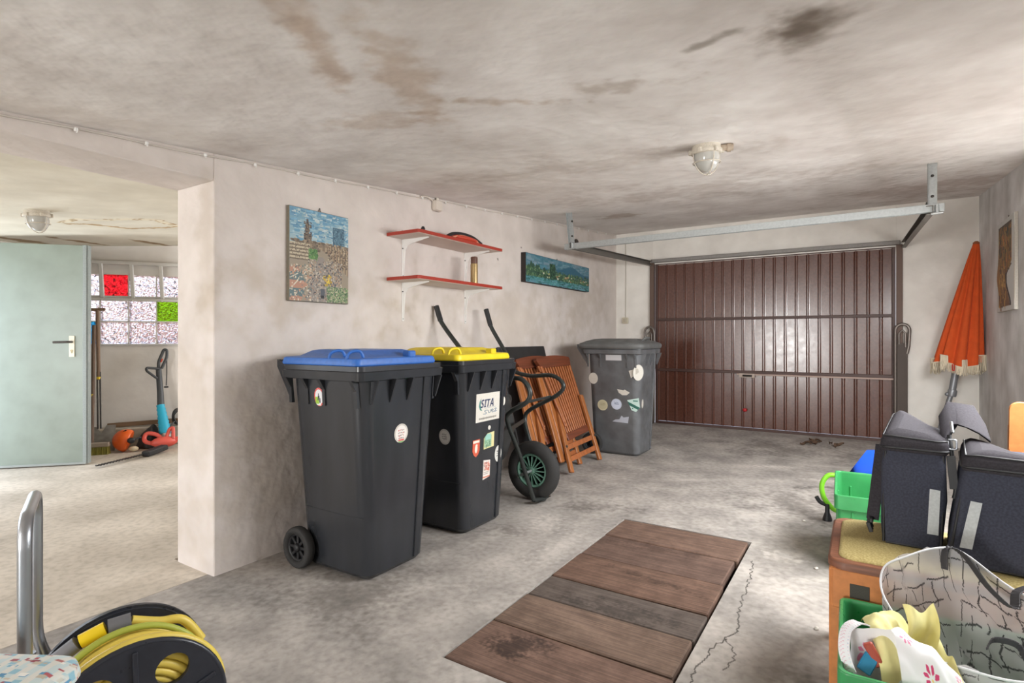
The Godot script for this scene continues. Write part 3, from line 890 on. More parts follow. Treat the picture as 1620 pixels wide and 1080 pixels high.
func make_bin(called: String, label: String, at: Vector3, body_m: Material, lid_m: Material, dome: bool, group: String) -> Node3D:
	var t := thing(called, label, "bin", at, 0.0, group)
	var rings := []
	for y in [0.012, 0.03, 0.03, 0.30, 0.62, 0.94]:
		var q: float = y if y > 0.02 else y - 0.0
		var s := 0.012 if y < 0.02 else 0.0
		rings.append(rrect(-0.235 - 0.03 * q + s, bin_front_x(q) - s, -bin_side_z(q) + s, bin_side_z(q) - s, 0.055 + 0.02 * q, y, 6))
	part("body", ml(rings), body_m, t)
	# raised edges of the front panel
	var m := Mb.new()
	for s in [-1]: m.bar(Vector3(bin_front_x(0.03) + 0.002, 0.03, s * 0.115), Vector3(bin_front_x(0.93) + 0.002, 0.935, s * 0.155), 0.022, 0.014, Vector3(0, 0, 1), 0.005)
	part("front_ridge", m, body_m, t)
	if not dome:
		m = Mb.new()
		m.bar(Vector3(bin_front_x(0.03) - 0.01, 0.30, bin_side_z(0.3) + 0.001 - 0.19 + 0.19), Vector3(-0.20, 0.30, bin_side_z(0.3) + 0.001), 0.004, 0.004, Vector3.UP, 0.001)
		part("mould_line", m, body_m, t)
	# rim and its gussets
	m = Mb.new()
	var ri := [rrect(-0.27, 0.245, -0.262, 0.262, 0.06, 0.925, 6), rrect(-0.30, 0.262, -0.285, 0.285, 0.03, 0.93, 6), rrect(-0.30, 0.262, -0.285, 0.285, 0.03, 0.93, 6), rrect(-0.303, 0.266, -0.289, 0.289, 0.03, 0.968, 6), rrect(-0.303, 0.266, -0.289, 0.289, 0.03, 0.968, 6),
		rrect(-0.296, 0.259, -0.282, 0.282, 0.03, 0.972, 6), rrect(-0.296, 0.259, -0.282, 0.282, 0.03, 0.972, 6), rrect(-0.296, 0.259, -0.282, 0.282, 0.03, 0.994, 6), rrect(-0.296, 0.259, -0.282, 0.282, 0.03, 0.994, 6), rrect(-0.25, 0.21, -0.24, 0.24, 0.03, 0.994, 6)]
	m.loft(ri, true, true, true)
	part("rim", m, body_m, t)
	for z in [-0.235, -0.03, 0.085, 0.20]:
		var g := Mb.new()
		g.poly(PackedVector2Array([Vector2(0, 0), Vector2(0.045, 0), Vector2(0.004, -0.11), Vector2(-0.01, -0.11)]), 0.008, Transform3D(Basis.IDENTITY, Vector3(bin_front_x(0.9) - 0.002, 0.932, z)))
		part("gusset", g, body_m, t)
	for x in ([-0.255, -0.13, 0.13, 0.205] if dome else [-0.255, -0.13, -0.01, 0.205]):
		for s in [-1, 1]:
			var g := Mb.new()
			var xf := Transform3D(Basis(Vector3(0, 0, s), Vector3.UP, Vector3(-s, 0, 0)), Vector3(x, 0.932, s * (bin_side_z(0.9) - 0.004)))
			g.poly(PackedVector2Array([Vector2(0, 0), Vector2(0.038, 0), Vector2(0.008, -0.05), Vector2(0.004, -0.125), Vector2(-0.012, -0.125)]), 0.012 if dome else 0.02, xf)
			part("gusset", g, body_m, t)
	# hinge bracket and grip bar at the wall side
	m = Mb.new()
	for z in [-0.25, 0.25]:
		m.poly(PackedVector2Array([Vector2(0.02, 0.0), Vector2(-0.075, 0.03), Vector2(-0.075, -0.005), Vector2(0.03, -0.16)]), 0.014, Transform3D(Basis.IDENTITY, Vector3(-0.29, 0.985, z)))
	m.tube([Vector3(-0.352, 1.0, -0.25), Vector3(-0.352, 1.0, 0.25)], 0.016, 10)
	part("handle", m, body_m, t)
	# lid
	m = Mb.new()
	var ls := []
	if dome:
		for q in [[0.975, 0.0], [0.985, -0.012], [1.008, -0.016], [1.024, -0.004], [1.044, 0.05], [1.062, 0.12], [1.068, 0.2]]:
			ls.append(rrect(-0.345 + q[1] * 0.8, 0.275 - q[1] * 0.9, -0.30 + q[1] * 0.9, 0.30 - q[1] * 0.9, 0.09 - q[1] * 0.2, q[0], 6))
	else:
		ls = [rrect(-0.32, 0.225, -0.272, 0.272, 0.035, 0.995, 6), rrect(-0.322, 0.228, -0.275, 0.275, 0.035, 1.004, 6), rrect(-0.318, 0.222, -0.268, 0.268, 0.035, 1.026, 6), rrect(-0.318, 0.222, -0.268, 0.268, 0.035, 1.026, 6),
			rrect(-0.312, 0.215, -0.262, 0.262, 0.035, 1.030, 6), rrect(-0.312, 0.215, -0.262, 0.262, 0.035, 1.030, 6), rrect(-0.29, 0.15, -0.215, 0.20, 0.04, 1.034, 6), rrect(-0.265, 0.11, -0.20, 0.15, 0.04, 1.058, 6), rrect(-0.24, 0.09, -0.18, 0.13, 0.04, 1.064, 6)]
	m.loft(ls, true, true, true)
	part("lid", m, lid_m, t)
	for z in [-0.2, 0.2]:
		m = Mb.new()
		m.bar(Vector3(-0.30, 1.02, z), Vector3(-0.352, 1.0, z), 0.05, 0.03, Vector3(0, 0, 1), 0.008)
		part("lid_hinge", m, lid_m, t)
	if dome:
		m = Mb.new()
		m.tube(bend([Vector3(0.20, 1.03, 0.14), Vector3(0.255, 1.075, 0.14), Vector3(0.255, 1.075, 0.02), Vector3(0.20, 1.03, 0.02)], 0.02), 0.009, 8)
		part("lid_grip", m, lid_m, t)
	else:
		for x in [0.03, 0.15]:
			m = Mb.new()
			m.tube(crv([Vector3(x, 1.026, 0.262), Vector3(x + 0.004, 1.05, 0.255), Vector3(x + 0.014, 1.062, 0.235), Vector3(x + 0.03, 1.06, 0.21), Vector3(x + 0.034, 1.032, 0.195)], 4), 0.0075, 8)
			part("lid_grip", m, lid_m, t)
		m = Mb.new()
		m.box(Vector3(0.19, 1.042, -0.10), Vector3(0.05, 0.034, 0.05), Basis.IDENTITY, 0.006)
		part("lid_catch", m, lid_m, t)
	# axle and wheels
	m = Mb.new()
	m.tube([Vector3(-0.22, 0.1, -0.25), Vector3(-0.22, 0.1, 0.25)], 0.011, 8)
	part("axle", m, M.iron, t)
	for s in [-1, 1]:
		m = Mb.new()
		var xf := Transform3D(Basis(Vector3(1, 0, 0), Vector3(0, 0, s), Vector3(0, -1, 0)), Vector3(-0.22, 0.1, s * 0.238))
		m.lathe([Vector2(0.066, -0.02), Vector2(0.09, -0.024), Vector2(0.098, -0.016), Vector2(0.1, 0.0), Vector2(0.098, 0.016), Vector2(0.09, 0.024), Vector2(0.066, 0.02), Vector2(0.066, -0.02)], 28, xf, false, false)
		var wh := part("wheel", m, M.rubber, t)
		m = Mb.new()
		m.lathe([Vector2(0.068, -0.014), Vector2(0.068, 0.012), Vector2(0.06, 0.014), Vector2(0.055, 0.006), Vector2(0.055, -0.008)], 24, xf)
		m.lathe([Vector2(0.022, -0.01), Vector2(0.022, 0.016), Vector2(0.012, 0.022), Vector2(0.002, 0.022)], 14, xf)
		for k in 8:
			var an := TAU * k / 8
			m.bar(xf * Vector3(cos(an) * 0.018, 0.004, sin(an) * 0.018), xf * Vector3(cos(an) * 0.06, 0.004, sin(an) * 0.06), 0.010, 0.014, xf.basis * Vector3(0, 1, 0), 0.002)
		part("hub", m, M.black, wh)
	return t

func on_front(y: float, z: float) -> Transform3D:           # the sticker plane on a bin's front
	var b := Basis(Vector3(0, 0, -1), Vector3(0.0376, 1, 0).normalized(), Vector3(1, -0.0376, 0).normalized())
	return Transform3D(b, Vector3(bin_front_x(y) + 0.0012, y, z))
func on_side(x: float, y: float) -> Transform3D:
	var b := Basis(Vector3(1, 0, 0), Vector3(0, 1, 0.0763).normalized(), Vector3(0, -0.0763, 1).normalized())
	return Transform3D(b, Vector3(x, y, bin_side_z(y) + 0.0012))

func sticker(t: Node3D, p: PackedVector2Array, xf: Transform3D, m: Material, label: String) -> MeshInstance3D:
	var o := part("sticker", sheet(p), m, t, label)
	o.transform = xf
	return o

func lettering(o: Node3D, s: String, h: float, at: Vector3, c: Color, italic := false, bold := true):
	var tm := TextMesh.new()
	var f := SystemFont.new()
	f.font_names = PackedStringArray(["Droid Sans"]); f.font_weight = 700 if bold else 400; f.font_italic = italic
	tm.font = f; tm.text = s; tm.font_size = 64; tm.pixel_size = h / 46.0; tm.depth = 0.0006
	var q := part("lettering", tm, mat(c, 0.6), o)
	q.position = at
	if italic: q.basis = Basis(Vector3(1, 0, 0), Vector3(0.22, 1, 0), Vector3(0, 0, 1))

func rect2(w: float, h: float) -> PackedVector2Array:
	return PackedVector2Array([Vector2(-w / 2, -h / 2), Vector2(w / 2, -h / 2), Vector2(w / 2, h / 2), Vector2(-w / 2, h / 2)])

func bins():
	var scuff := streaks(0.008, 91, 4, 0.88, 1.0, false, 512)
	var plastic := mat(g8(48, 50, 54), 0.27, {"tex": scuff, "scale": 1.6, "spec": 0.5})
	var grey := mat(g8(108, 110, 113), 0.6, {"tex": M.tn_big, "scale": 1.6, "rt": M.rough_var})
	var blue := mat(g8(52, 108, 190), 0.42, {"tex": M.tn_fine, "scale": 2.0})
	var yellow := mat(g8(240, 214, 30), 0.45, {"tex": M.tn_soft, "scale": 2.0})
	var glid := mat(g8(112, 114, 114), 0.55, {"tex": M.tn_big, "scale": 2.0})
	var paper := mat(g8(222, 218, 208), 0.6, {"tex": M.speck, "scale": 6.0})
	var a := make_bin("wheelie_bin", "dark grey wheelie bin with a blue lid, nearest the white pillar", Vector3(-2.107, 0, -1.953), plastic, blue, false, "household wheelie bins")
	var im := round_print(4, g8(206, 70, 66), g8(222, 222, 224), [g8(222, 222, 224)], 0)
	im.fill_rect(Rect2i(10, 48, 36, 44), g8(150, 190, 60)); im.fill_rect(Rect2i(14, 84, 50, 8), g8(230, 232, 226))
	im.fill_rect(Rect2i(40, 30, 8, 12), g8(36, 36, 46)); im.fill_rect(Rect2i(36, 42, 16, 14), g8(36, 36, 46)); im.fill_rect(Rect2i(48, 54, 12, 24), g8(36, 36, 46)); im.fill_rect(Rect2i(32, 56, 10, 10), g8(36, 36, 46))
	for k in 9: im.fill_rect(Rect2i(int(47 + 43 * cos(-2.6 + k * 0.4)) - 2, int(47 + 43 * sin(-2.6 + k * 0.4)) - 2, 4, 4), g8(236, 180, 176))
	sticker(a, ell(0.034, 0.044), on_side(-0.047, 0.845), img_mat(im, 0.5), "round sticker with a red border and dark figure")
	im = round_print(7, g8(196, 190, 180), g8(226, 220, 214), [g8(90, 90, 90), g8(120, 118, 112), g8(190, 90, 84)], 4)
	im.fill_rect(Rect2i(28, 78, 40, 8), g8(206, 90, 80)); im.fill_rect(Rect2i(30, 88, 36, 6), g8(110, 160, 90))
	sticker(a, ell(0.046, 0.046), on_front(0.665, 0.005), img_mat(im, 0.5), "round white sticker with grey print")
	var s := sticker(a, rect2(0.16, 0.05), Transform3D(Basis(Vector3(0.92, 0.12, 0).normalized(), Vector3(0, 0, -1), Vector3(0, 1, 0)), Vector3(-0.22, 1.0655, 0.07)), paper, "worn white label on the lid")
	s.transform = Transform3D(Basis(Vector3(1, 0, 0), Vector3(0, 0, -1), Vector3(0, 1, 0)), Vector3(-0.17, 1.0655, 0.06))
	var b := make_bin("wheelie_bin", "dark grey wheelie bin with a yellow lid and a square waste company sticker", Vector3(-2.107, 0, -2.673), plastic, yellow, false, "household wheelie bins")
	var sq := sticker(b, rect2(0.24, 0.165), on_front(0.716, 0.0), paper, "square white waste company sticker")
	lettering(sq, "SITA", 0.046, Vector3(-0.008, 0.022, 0.001), g8(40, 50, 84), true)
	var m := Mb.new()
	m.poly(PackedVector2Array([Vector2(-0.072, 0.055), Vector2(-0.088, 0.035), Vector2(-0.094, 0.01), Vector2(-0.082, -0.012), Vector2(-0.06, -0.02), Vector2(-0.074, -0.002), Vector2(-0.078, 0.02), Vector2(-0.074, 0.04)]), 0.0006, Transform3D(Basis.IDENTITY, Vector3(0, 0, 0.001)))
	part("emblem", m, mat(g8(60, 120, 112), 0.6), sq)
	m = Mb.new()
	for q in [[Vector3(-0.05, -0.038, 0), Vector3(-0.025, -0.04, 0), Vector3(-0.018, -0.032, 0), Vector3(-0.036, -0.024, 0), Vector3(-0.022, -0.018, 0), Vector3(-0.004, -0.02, 0)], [Vector3(0.0, -0.02, 0), Vector3(0.008, -0.036, 0), Vector3(0.022, -0.034, 0), Vector3(0.03, -0.018, 0)], [Vector3(0.034, -0.027, 0), Vector3(0.052, -0.026, 0), Vector3(0.048, -0.018, 0), Vector3(0.036, -0.024, 0), Vector3(0.046, -0.036, 0), Vector3(0.06, -0.034, 0)], [Vector3(0.064, -0.018, 0), Vector3(0.086, -0.016, 0), Vector3(0.068, -0.034, 0), Vector3(0.092, -0.032, 0)]]:
		m.tube(crv(q, 4), 0.0017, 6)
	m.tube([Vector3(-0.035, -0.006, 0), Vector3(0.08, -0.004, 0)], 0.0006, 5)
	var lt := part("lettering", m, mat(g8(50, 96, 130), 0.6), sq); lt.position.z = 0.001
	m = Mb.new()
	var rr := RandomNumberGenerator.new(); rr.seed = 3
	var xx := -0.09
	while xx < 0.085:
		var w := rr.randf_range(0.006, 0.011)
		m.box(Vector3(xx + w / 2, -0.064, 0.0008), Vector3(w * 0.7, rr.randf_range(0.008, 0.013), 0.0006), Basis.IDENTITY, 0.0)
		xx += w
	part("small_print", m, mat(g8(126, 122, 114), 0.7), sq)
	sticker(b, ell(0.019, 0.027), on_front(0.734, -0.165), paper, "small oval white sticker")
	sticker(b, ell(0.013, 0.013), on_front(0.59, -0.02), paper, "tiny round white sticker")
	var sh := sticker(b, PackedVector2Array([Vector2(-0.034, 0.05), Vector2(0.034, 0.05), Vector2(0.034, -0.015), Vector2(0.02, -0.038), Vector2(0, -0.05), Vector2(-0.02, -0.038), Vector2(-0.034, -0.015)]), on_front(0.486, 0.108), mat(g8(206, 92, 66), 0.5), "orange shield sticker")
	m = Mb.new(); m.box(Vector3(0, 0.038, 0.0009), Vector3(0.06, 0.014, 0.0006), Basis.IDENTITY, 0.0); m.ball(Vector3(0, -0.002, 0.0006), Vector3(0.014, 0.026, 0.0006), 10); m.ball(Vector3(0.004, 0.016, 0.0006), Vector3(0.009, 0.009, 0.0006), 8)
	part("print", m, mat(g8(232, 216, 200), 0.6), sh)
	im = Image.create(96, 72, false, Image.FORMAT_RGB8); im.fill(g8(214, 206, 150))
	im.fill_rect(Rect2i(4, 12, 66, 52), g8(132, 170, 140)); im.fill_rect(Rect2i(14, 6, 52, 26), g8(150, 196, 184))
	rr.seed = 8
	blot(im, rr, Rect2i(6, 34, 60, 26), [g8(70, 100, 80), g8(170, 190, 160), g8(90, 130, 100)], 60, 2, 8)
	sticker(b, PackedVector2Array([Vector2(-0.05, -0.045), Vector2(0.055, -0.04), Vector2(0.055, 0.05), Vector2(-0.015, 0.045), Vector2(-0.05, 0.02)]), on_front(0.512, -0.018), img_mat(im, 0.55), "green and yellow landscape sticker")
	im = round_print(19, g8(205, 203, 196), g8(212, 210, 204), [g8(60, 58, 56), g8(100, 96, 92)], 3)
	sticker(b, ell(0.036, 0.05), on_front(0.417, -0.122), img_mat(im, 0.5), "oval white sticker with a dark drawing")
	im = Image.create(64, 96, false, Image.FORMAT_RGB8); im.fill(g8(222, 214, 206))
	rr.seed = 21
	blot(im, rr, Rect2i(6, 10, 50, 40), [g8(196, 90, 70), g8(120, 110, 104), g8(208, 150, 130)], 70, 3, 9)
	im.fill_rect(Rect2i(0, 82, 64, 6), g8(200, 110, 80)); im.fill_rect(Rect2i(6, 60, 50, 3), g8(150, 140, 132)); im.fill_rect(Rect2i(6, 68, 44, 3), g8(150, 140, 132))
	sticker(b, PackedVector2Array([Vector2(-0.036, -0.058), Vector2(0.034, -0.048), Vector2(0.036, 0.05), Vector2(-0.033, 0.058)]), on_front(0.345, -0.003), img_mat(im, 0.5), "upright white sticker with red print")
	im = round_print(23, g8(190, 186, 180), g8(214, 210, 204), [g8(120, 116, 110)], 3)
	sticker(b, ell(0.04, 0.045), on_side(0.10, 0.56), img_mat(im, 0.5), "round white sticker on the side")
	var g := make_bin("wheelie_bin", "weathered grey wheelie bin with a domed grey lid beside the brown garage door", Vector3(-1.905, 0.05, -4.965), grey, glid, true, "household wheelie bins")
	sticker(g, ell(0.045, 0.052), on_side(-0.205, 0.70), paper, "peeling oval white sticker")
	sticker(g, PackedVector2Array([Vector2(-0.045, 0.02), Vector2(0.04, 0.045), Vector2(0.05, 0.01), Vector2(-0.025, -0.045)]), on_side(0.185, 0.76), paper, "torn white sticker scrap")
	s = sticker(g, ell(0.05, 0.072), on_side(0.228, 0.765), paper, "large torn white sticker at the corner")
	s.transform = Transform3D(Basis(Vector3.UP, PI / 4) * on_side(0, 0).basis, Vector3(0.222, 0.765, 0.231))
	sticker(g, PackedVector2Array([Vector2(-0.06, 0.028), Vector2(0.0, 0.018), Vector2(0.012, 0.026), Vector2(0.06, 0.0), Vector2(0.03, -0.024), Vector2(-0.01, -0.026), Vector2(-0.045, -0.005)]), on_side(0.085, 0.583), paper, "torn half of a white sticker")
	im = round_print(29, g8(206, 200, 168), g8(196, 190, 158), [g8(150, 144, 112)], 2)
	sticker(g, ell(0.05, 0.05), on_side(-0.12, 0.455), img_mat(im, 0.6), "round cream sticker")
	im = round_print(31, g8(196, 204, 220), g8(202, 210, 226), [g8(60, 84, 120)], 2)
	sticker(g, ell(0.05, 0.05), on_side(0.015, 0.472), img_mat(im, 0.6), "round pale blue sticker")
	im = Image.create(64, 64, false, Image.FORMAT_RGB8); im.fill(g8(196, 220, 212))
	for k in 64: im.fill_rect(Rect2i(k, int(18 + k * 0.42), 1, 14), g8(44, 104, 92))
	im.fill_rect(Rect2i(30, 12, 24, 5), g8(60, 120, 108)); im.fill_rect(Rect2i(24, 46, 6, 6), g8(60, 120, 108))
	sticker(g, PackedVector2Array([Vector2(-0.06, 0.04), Vector2(0.05, 0.065), Vector2(0.058, -0.02), Vector2(0.02, -0.062), Vector2(-0.02, -0.05)]), on_side(0.178, 0.475), img_mat(im, 0.6), "pale green shield sticker with a dark band")
	sticker(g, PackedVector2Array([Vector2(-0.07, -0.025), Vector2(0.08, -0.03), Vector2(0.09, 0.03), Vector2(0.04, 0.02), Vector2(0.02, 0.035), Vector2(0.0, 0.0), Vector2(-0.04, -0.005)]), on_side(0.04, 0.335), mat(g8(176, 180, 190), 0.6), "scraped pale remains of a sticker")
	s = sticker(g, ell(0.022, 0.04), on_front(0.48, 0.14), paper, "small oval sticker on the front")
	sticker(g, rect2(0.15, 0.05), on_side(0.0, 0.895), mat(g8(200, 200, 202), 0.5), "grey name plate under the rim")

# ------------------------------------------------------------------ wheelbarrow leaning on its nose
func wheelbarrow():
	var t := thing("wheelbarrow", "black wheelbarrow stood on its nose against the wall, green spoked wheel towards the room", "wheelbarrow", Vector3(-2.0, 0, -3.25))
	var o := t.position
	var paint := mat(g8(58, 62, 60), 0.35, {"metal": 0.35, "tex": M.tn_fine, "scale": 5.0})
	var rails := [[[Vector3(-2.543, 1.344, -3.0), Vector3(-2.505, 1.244, -3.0), Vector3(-2.363, 1.085, -3.0), Vector3(-2.18, 0.91, -3.0), Vector3(-1.97, 0.866, -3.0), Vector3(-1.84, 0.86, -3.0), Vector3(-1.775, 0.79, -3.0), Vector3(-1.80, 0.715, -3.0), Vector3(-1.93, 0.64, -3.0), Vector3(-1.955, 0.57, -3.02), Vector3(-1.914, 0.351, -3.1), Vector3(-1.862, 0.035, -3.2)]],
		[[Vector3(-2.465, 1.341, -3.5), Vector3(-2.424, 1.218, -3.5), Vector3(-2.30, 1.02, -3.51), Vector3(-2.235, 0.89, -3.5), Vector3(-2.08, 0.845, -3.5), Vector3(-1.885, 0.852, -3.5), Vector3(-1.795, 0.79, -3.5), Vector3(-1.845, 0.715, -3.5), Vector3(-2.06, 0.60, -3.5), Vector3(-2.112, 0.53, -3.5), Vector3(-2.06, 0.40, -3.46), Vector3(-1.87, 0.035, -3.40)]]]
	for r in rails:
		var pts := []
		for p in r[0]: pts.append(p - o)
		var m := Mb.new()
		m.tube(crv(pts, 6), 0.0155, 10)
		part("frame_tube", m, paint, t)
		m = Mb.new()
		m.tube([pts[0] + (pts[0] - pts[1]).normalized() * 0.004, pts[0].lerp(pts[1], 1.0)], 0.019, 10)
		part("grip", m, M.black, t)
	var m := Mb.new()
	m.tube([Vector3(-1.862, 0.035, -3.2) - o, Vector3(-1.84, 0.02, -3.3) - o, Vector3(-1.87, 0.035, -3.40) - o], 0.0155, 10)
	m.bar(Vector3(-1.845, 0.025, -3.22) - o, Vector3(-1.86, 0.02, -3.39) - o, 0.05, 0.004, Vector3(1, 0, 0.3))
	part("nose_bar", m, paint, t)
	m = Mb.new()
	m.tube([Vector3(-1.855, 0.70, -3.0) - o, Vector3(-1.90, 0.70, -3.5) - o], 0.010, 8)
	m.bar(Vector3(-1.95, 0.52, -3.02) - o, Vector3(-2.10, 0.52, -3.48) - o, 0.03, 0.006, Vector3.UP)
	part("crossbar", m, paint, t)
	# tray, its floor towards the room
	m = Mb.new()
	var tx := Transform3D(Basis(Vector3(0, 0, -1), Vector3(0.94, -0.34, 0).normalized(), Vector3(0.34, 0.94, 0).normalized()), Vector3(-2.19, 0.36, -3.25) - o)
	var rg := []
	for q in [[0.0, 0.17, 0.13, 0.05], [-0.005, 0.19, 0.15, 0.06], [-0.10, 0.24, 0.24, 0.07], [-0.155, 0.275, 0.29, 0.08], [-0.155, 0.275, 0.29, 0.08], [-0.157, 0.29, 0.305, 0.08], [-0.165, 0.29, 0.305, 0.08], [-0.15, 0.265, 0.28, 0.08], [-0.015, 0.18, 0.14, 0.05]]:
		var r := rrect(-q[1], q[1], -q[2], q[2], q[3], q[0], 5)
		for i in r.size(): r[i] = tx * r[i]
		rg.append(r)
	m.loft(rg, true, true, true)
	part("tray", m, mat(g8(62, 64, 64), 0.5, {"tex": M.tn_big, "scale": 2.0}), t)
	# wheel
	var wx := Transform3D(Basis(Vector3(1, 0, 0), Vector3(0, 0, 1), Vector3(0, -1, 0)), Vector3(-1.93, 0.207, -3.31) - o)
	m = Mb.new()
	var prof := []
	for i in 17:
		var an := -2.5 + 5.0 * i / 16.0
		prof.append(Vector2(0.152 + 0.05 * cos(an), 0.045 * sin(an)))
	prof.append(prof[0])
	m.lathe(prof, 36, wx, false, false)
	var tyre := part("wheel", m, M.rubber, t)
	var hubm := mat(g8(108, 150, 132), 0.45, {"tex": M.speck, "scale": 5.0})
	m = Mb.new()
	m.lathe([Vector2(0.118, -0.035), Vector2(0.118, 0.032), Vector2(0.104, 0.03), Vector2(0.098, 0.01), Vector2(0.098, -0.02)], 32, wx, false, false)
	m.lathe([Vector2(0.028, -0.03), Vector2(0.028, 0.03), Vector2(0.022, 0.036), Vector2(0.002, 0.036)], 16, wx)
	part("hub", m, hubm, tyre, "sea green plastic hub")
	for k in 16:
		var an := TAU * k / 16
		m = Mb.new()
		m.bar(wx * Vector3(cos(an) * 0.024, 0.022, sin(an) * 0.024), wx * Vector3(cos(an) * 0.103, 0.014, sin(an) * 0.103), 0.006, 0.022, wx.basis * Vector3(-sin(an), 0, cos(an)), 0.001)
		part("spoke", m, hubm, tyre)
	m = Mb.new()
	m.lathe([Vector2(0.1, -0.012), Vector2(0.02, -0.012)], 24, wx)
	part("hub_web", m, mat(g8(52, 74, 66), 0.6), tyre)
	m = Mb.new()
	m.tube([Vector3(-1.93, 0.207, -3.15) - o, Vector3(-1.93, 0.207, -3.44) - o], 0.010, 8)
	m.bar(Vector3(-1.895, 0.24, -3.14) - o, Vector3(-1.945, 0.195, -3.235) - o, 0.05, 0.006, Vector3.UP)
	part("axle", m, M.zinc, t)

# ------------------------------------------------------------------ folded garden chairs
func folded_chair():
	var lab := ["folded slatted hardwood garden chair leaning on the wall, front one facing the room", "folded hardwood garden chair mostly hidden behind the front slatted one"]
	var oil := mat(g8(190, 112, 64), 0.45, {"tex": M.grain_v, "scale": Vector3(2.5, 1.0, 2.5), "spec": 0.5})
	var oil2 := mat(g8(188, 116, 62), 0.42, {"tex": M.grain_v, "scale": Vector3(3.0, 0.9, 3.0), "spec": 0.5})
	var deep := mat(g8(128, 66, 40), 0.5, {"tex": M.grain_u, "scale": Vector3(1.0, 2.5, 1.0)})
	var t := thing("folding_chair", lab[0], "chair", Vector3(-1.985, floor_y(-4.3), -4.35), 0.0, "folded garden chairs")
	t.rotation.z = atan(0.41 / 0.93)
	var P := func(x: float, y: float, s: float) -> Vector3: return Vector3(x, y, -s)
	for i in 11:
		var f := (i + 0.5) / 11.0
		var m := Mb.new()
		m.bar(P.call(0.0, 0.30, lerpf(-0.19, 0.215, f)), P.call(0.0, 0.925, lerpf(-0.20, 0.32, f)), 0.019, 0.022, Vector3(0, 0, 1), 0.003)
		part("slat", m, oil, t)
	var m := Mb.new()
	var arc := PackedVector2Array()
	for i in 13:
		var f := i / 12.0
		arc.append(Vector2(lerpf(-0.245, 0.365, f), 0.985 + 0.022 * sin(PI * f)))
	arc.append(Vector2(0.375, 0.965)); arc.append(Vector2(0.345, 0.90)); arc.append(Vector2(-0.215, 0.90)); arc.append(Vector2(-0.255, 0.965))
	m.poly(arc, 0.028, Transform3D(Basis(Vector3(0, 0, -1), Vector3.UP, Vector3(1, 0, 0)), Vector3(0.004, 0, 0)))
	part("top_rail", m, deep, t)
	m = Mb.new()
	m.bar(P.call(0.004, 0.275, -0.215), P.call(0.004, 0.30, 0.245), 0.06, 0.028, Vector3.UP, 0.004)
	part("bottom_rail", m, deep, t)
	for s in [[-0.21, -0.235], [0.235, 0.345]]:
		m = Mb.new()
		m.bar(P.call(0.0, 0.27, s[0]), P.call(0.0, 0.92, s[1]), 0.032, 0.026, Vector3(0, 0, 1), 0.004)
		part("stile", m, oil, t)
	for s in [[-0.385, -0.20, 0.62, 0.03], [0.175, 0.285, 0.60, -0.03]]:
		m = Mb.new()
		m.bar(P.call(0.028, 0.0, s[0]), P.call(0.03, s[2], s[1]), 0.05, 0.028, Vector3(0, 0, 1), 0.005)
		part("leg", m, oil2, t)
	for s in [[-0.30, -0.265], [-0.375, -0.335]]:
		m = Mb.new()
		m.bar(P.call(-0.01, 0.10, s[0] - 0.03), P.call(0.02, 0.86, s[1] + 0.02), 0.062, 0.026, Vector3(0, 0, 1), 0.010)
		part("armrest", m, oil2, t)
	m = Mb.new()
	m.bar(P.call(0.052, 0.36, -0.245), P.call(0.052, 0.90, -0.28), 0.026, 0.014, Vector3(0, 0, 1), 0.005)
	m.ball(P.call(0.062, 0.39, -0.246), Vector3(0.006, 0.010, 0.010), 8)
	part("arm_brace", m, oil, t)
	for q in [[0.10, -0.36, 0.19], [0.195, -0.335, 0.205]]:
		m = Mb.new()
		m.bar(P.call(0.02, q[0], q[1]), P.call(0.02, q[0] + 0.012, q[2]), 0.042, 0.022, Vector3.UP, 0.003)
		part("stretcher", m, oil, t)
	for q in [[0.205, -0.335], [0.215, 0.225]]:
		m = Mb.new()
		m.lathe([Vector2(0.011, -0.008), Vector2(0.011, 0.004), Vector2(0.003, 0.007)], 10, Transform3D(Basis(Vector3(0, 0, 1), Vector3(1, 0, 0), Vector3(0, 1, 0)), P.call(0.045, q[0], q[1])))
		part("bolt", m, M.iron, t)
	var c := t.duplicate()
	c.name = numbered("folding_chair"); add_child(c, true)
	c.position = Vector3(-2.072, floor_y(-4.1), -4.13)
	c.rotation.z = atan(0.41 / 0.93) - 0.02
	c.set_meta("label", lab[1])
	m = Mb.new()
	m.bar(Vector3(-2.30, 0.10, -4.15), Vector3(-2.545, 1.045, -4.15), 0.78, 0.03, Vector3(0, 0, 1), 0.006)
	solo("board", m, mat(g8(46, 45, 46), 0.55, {"tex": M.tn_big, "scale": 2.0}), "black flat board leaning on the wall behind the folded garden chairs", "board")
	m = Mb.new()
	m.tube(crv([Vector3(-2.36, 0.02, -4.72), Vector3(-2.33, 0.25, -4.62), Vector3(-2.40, 0.44, -4.60), Vector3(-2.47, 0.28, -4.66), Vector3(-2.44, 0.03, -4.72)], 6), 0.012, 8)
	solo("cable_loop", m, M.black, "black cable loop leaning on the wall between wooden chairs and grey bin", "cable")

